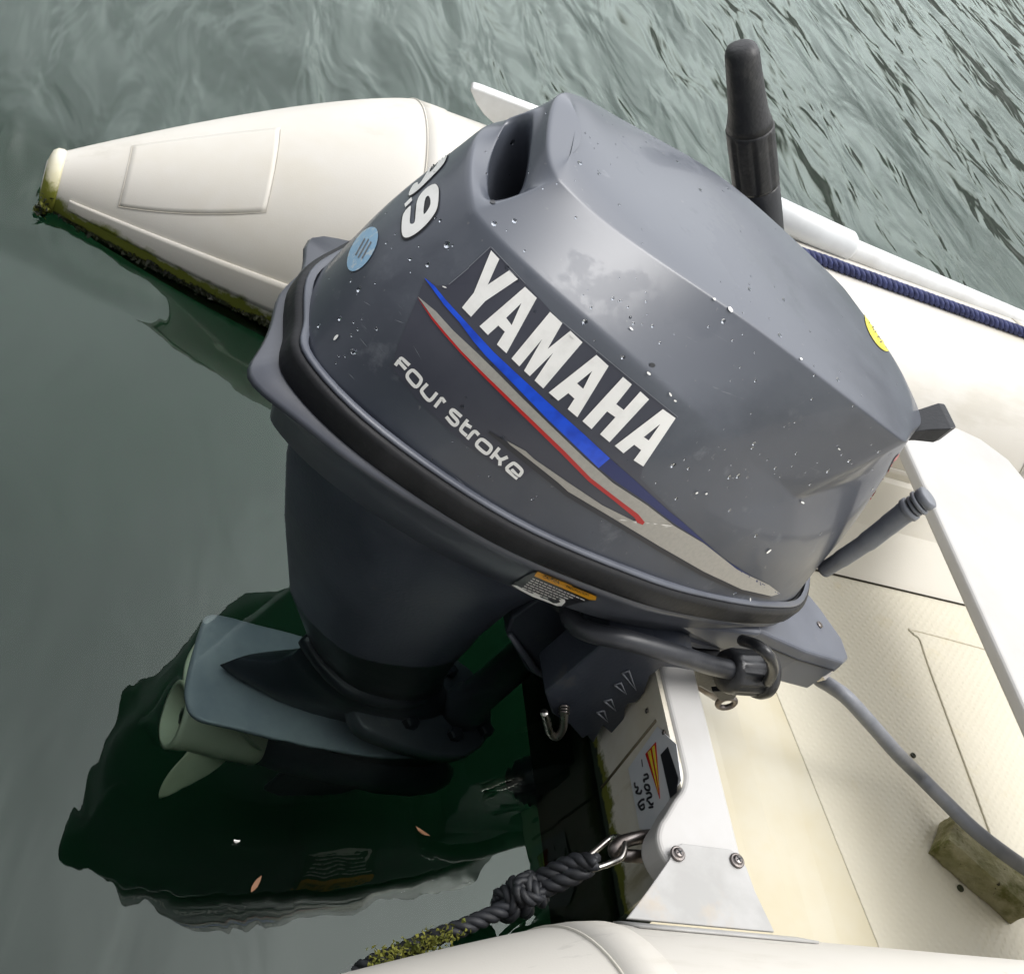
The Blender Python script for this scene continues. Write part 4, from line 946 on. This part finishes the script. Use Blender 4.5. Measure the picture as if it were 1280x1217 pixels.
tl_ = []; rt = random.Random(3)
for k in range(7):
    x, y = 664.3+k*-2.6, 719.0+k*2.3; x += 2; end = x+ (64-k*6)
    while x < end-4:
        w = rt.uniform(2, 6); y1 = y+(x-(664.3-k*2.6))*.42; y2 = y1+w*.42
        tl_.append([(x, y1), (x+w, y2), (x+w-.5, y2+1.0), (x-.5, y1+1.0)]); x += w+1.2
decal('label_print', tl_, mWhite, pano, .0017, pb, step=6)
decal('label_drawing', [to(ZL, [(5, 578), (30, 582), (45, 590), (62, 600), (85, 612), (100, 618), (110, 612), (128, 622), (135, 635), (165, 645), (190, 660), (205, 660), (222, 656), (215, 645), (240, 642), (245, 655), (228, 672), (205, 672), (150, 650), (100, 632), (50, 606)])], mWhite, pano, .0017, pb, step=5)

# ------------------------------------------------------------------ grey control cable
ca = [MM @ V3(.262, -.052, .008), PY(1022, 846, .695), PY(1040, 858, .68), PY(1060, 873, .665), PY(1092, 908, .65), PY(1122, 942, .64), PZ(1150, 970, -.14), PZ(1178, 998, -.128), PZ(1215, 1034, -.115), PZ(1250, 1062, -.113), PZ(1290, 1090, -.115), PZ(1380, 1150, -.14), PZ(1500, 1215, -.165)]
cable = MB().tube(smooth_path(ca, 8), .0082, 18).build('control_cable', mCable)
tag(cable, 'thick grey cable curving from the front of the motor down over the mossy stone block', 'cable')
gd = (ca[2]-ca[0]).normalized()
ft = MB(); rot = gd.to_track_quat('X', 'Z').to_matrix(); ft.box(ca[0]+gd*.004, (.016, .020, .020), rot); ft.build('cable_gland', mSteel, cable, bevel=.002, smooth=False)
MB().tube([ca[0]+gd*.012, ca[0]+gd*.020], .0105, 6).build('gland_nut', mSteel, cable, smooth=False)

# ------------------------------------------------------------------ carabiner and black mooring rope
cb_ = [PX(727, 1078, .515), PX(750, 1058, .532), PX(764, 1047, .543), PX(777, 1047, .546), PX(781, 1058, .543), PX(777, 1071, .538), PX(764, 1078, .530), PX(744, 1085, .516), PX(735, 1087, .51), PX(727, 1084, .51)]
kb = MB().tube(smooth_path(cb_, 6, closed=True)+[cb_[0]], .0027, 12).build('carabiner', mSteel)
tag(kb, 'small stainless steel snap hook linking the black rope to the ring on the transom', 'carabiner')
kn = PX(655, 1118, .47)
rp = [PX(744, 1084, .513), PX(735, 1082, .510), PX(715, 1093, .50), PX(690, 1104, .488), PX(668, 1112, .478), kn, PX(630, 1135, .452), PX(605, 1147, .435), PX(575, 1160, .415), PX(540, 1172, .395), PX(500, 1190, .37), PX(465, 1204, .35), PX(430, 1224, .335), PX(380, 1260, .31)]
rm = twist(smooth_path(rp[1:6], 8), .0088, .034)
twist(smooth_path([rp[0]+V3(0, .003, .004), rp[2]+V3(0, .008, .007), rp[3]+V3(.0, .008, .007), rp[4]+V3(0, .006, .006)], 8), .0075, .03, mb=rm)
twist(smooth_path(rp[5:], 8), .0072, .030, mb=rm)
rope = rm.build('mooring_rope', mRopeB)
tag(rope, 'thick black laid rope with a big knot, running from the snap hook into the water', 'rope')
km = MB(); dr_ = (rp[7]-rp[3]).normalized(); u1 = dr_.orthogonal().normalized(); 
upv = (Vector((0, 0, 1))-dr_*dr_.z).normalized(); sdv = dr_.cross(upv)
def loopc(c, ax1, ax2, ra, rb_, ph, n=18): return [c+ax1*math.cos(ph+k*2*math.pi/n)*ra+ax2*math.sin(ph+k*2*math.pi/n)*rb_ for k in range(n+1)]
twist(loopc(kn+dr_*.004, upv, sdv, .0135, .012, 0), .0065, .032, mb=km)
twist(loopc(kn+dr_*-.010+upv*.002, (upv+dr_*.4).normalized(), sdv, .012, .0105, 1), .0065, .032, mb=km)
twist(loopc(kn+dr_*.017, (upv-dr_*.5).normalized(), sdv, .0105, .010, 2), .006, .032, mb=km)
twist(loopc(kn+upv*.012+dr_*-.004, (dr_+upv*.5).normalized(), sdv, .012, .0085, .5), .006, .03, mb=km)
km.build('knot', mRopeB, rope)
am = MB()
for i in range(700):
    t = random.random(); p = rp[8].lerp(rp[11], t**.6); p = p+V3(random.gauss(0, .004), random.gauss(0, .0035)-.002, random.gauss(0, .003)+.006)
    clump(am, p, .0022, 1)
al = am.build('green_algae', mMoss, rope, smooth=False); al['kind'] = 'stuff'

# ------------------------------------------------------------------ dead leaf bits afloat
for (px, py, w, lab, a) in ((319, 1106, .008, 'narrow reddish leaf floating in dark water left of the rope', 60), (527, 1040, .0075, 'curled brown leaf floating in dark water above the knot', 150), (295, 1052, .0025, 'tiny pale scrap floating in dark water below the propeller', 0)):
    c = PZ(px, py, WATER+.001); d = Vector((math.cos(R(a)), math.sin(R(a)), 0)); q = Vector((-d.y, d.x, 0)); P = []
    for t in (-1, -.5, 0, .5, 1): P.append((c+d*w*t, w*.22*(1-t*t)+.0004, .002*t*t))
    mb = MB(); top = [p+q*h_+V3(0, 0, z+.001) for p, h_, z in P]; bot = [p-q*h_+V3(0, 0, z) for p, h_, z in P]
    mb.prism(top+bot[::-1], (0, 0, .0006)); lf = mb.build('floating_leaf', mLeaf if w > .005 else mWhite, smooth=False); tag(lf, lab, 'leaf', 'leaf bits afloat')
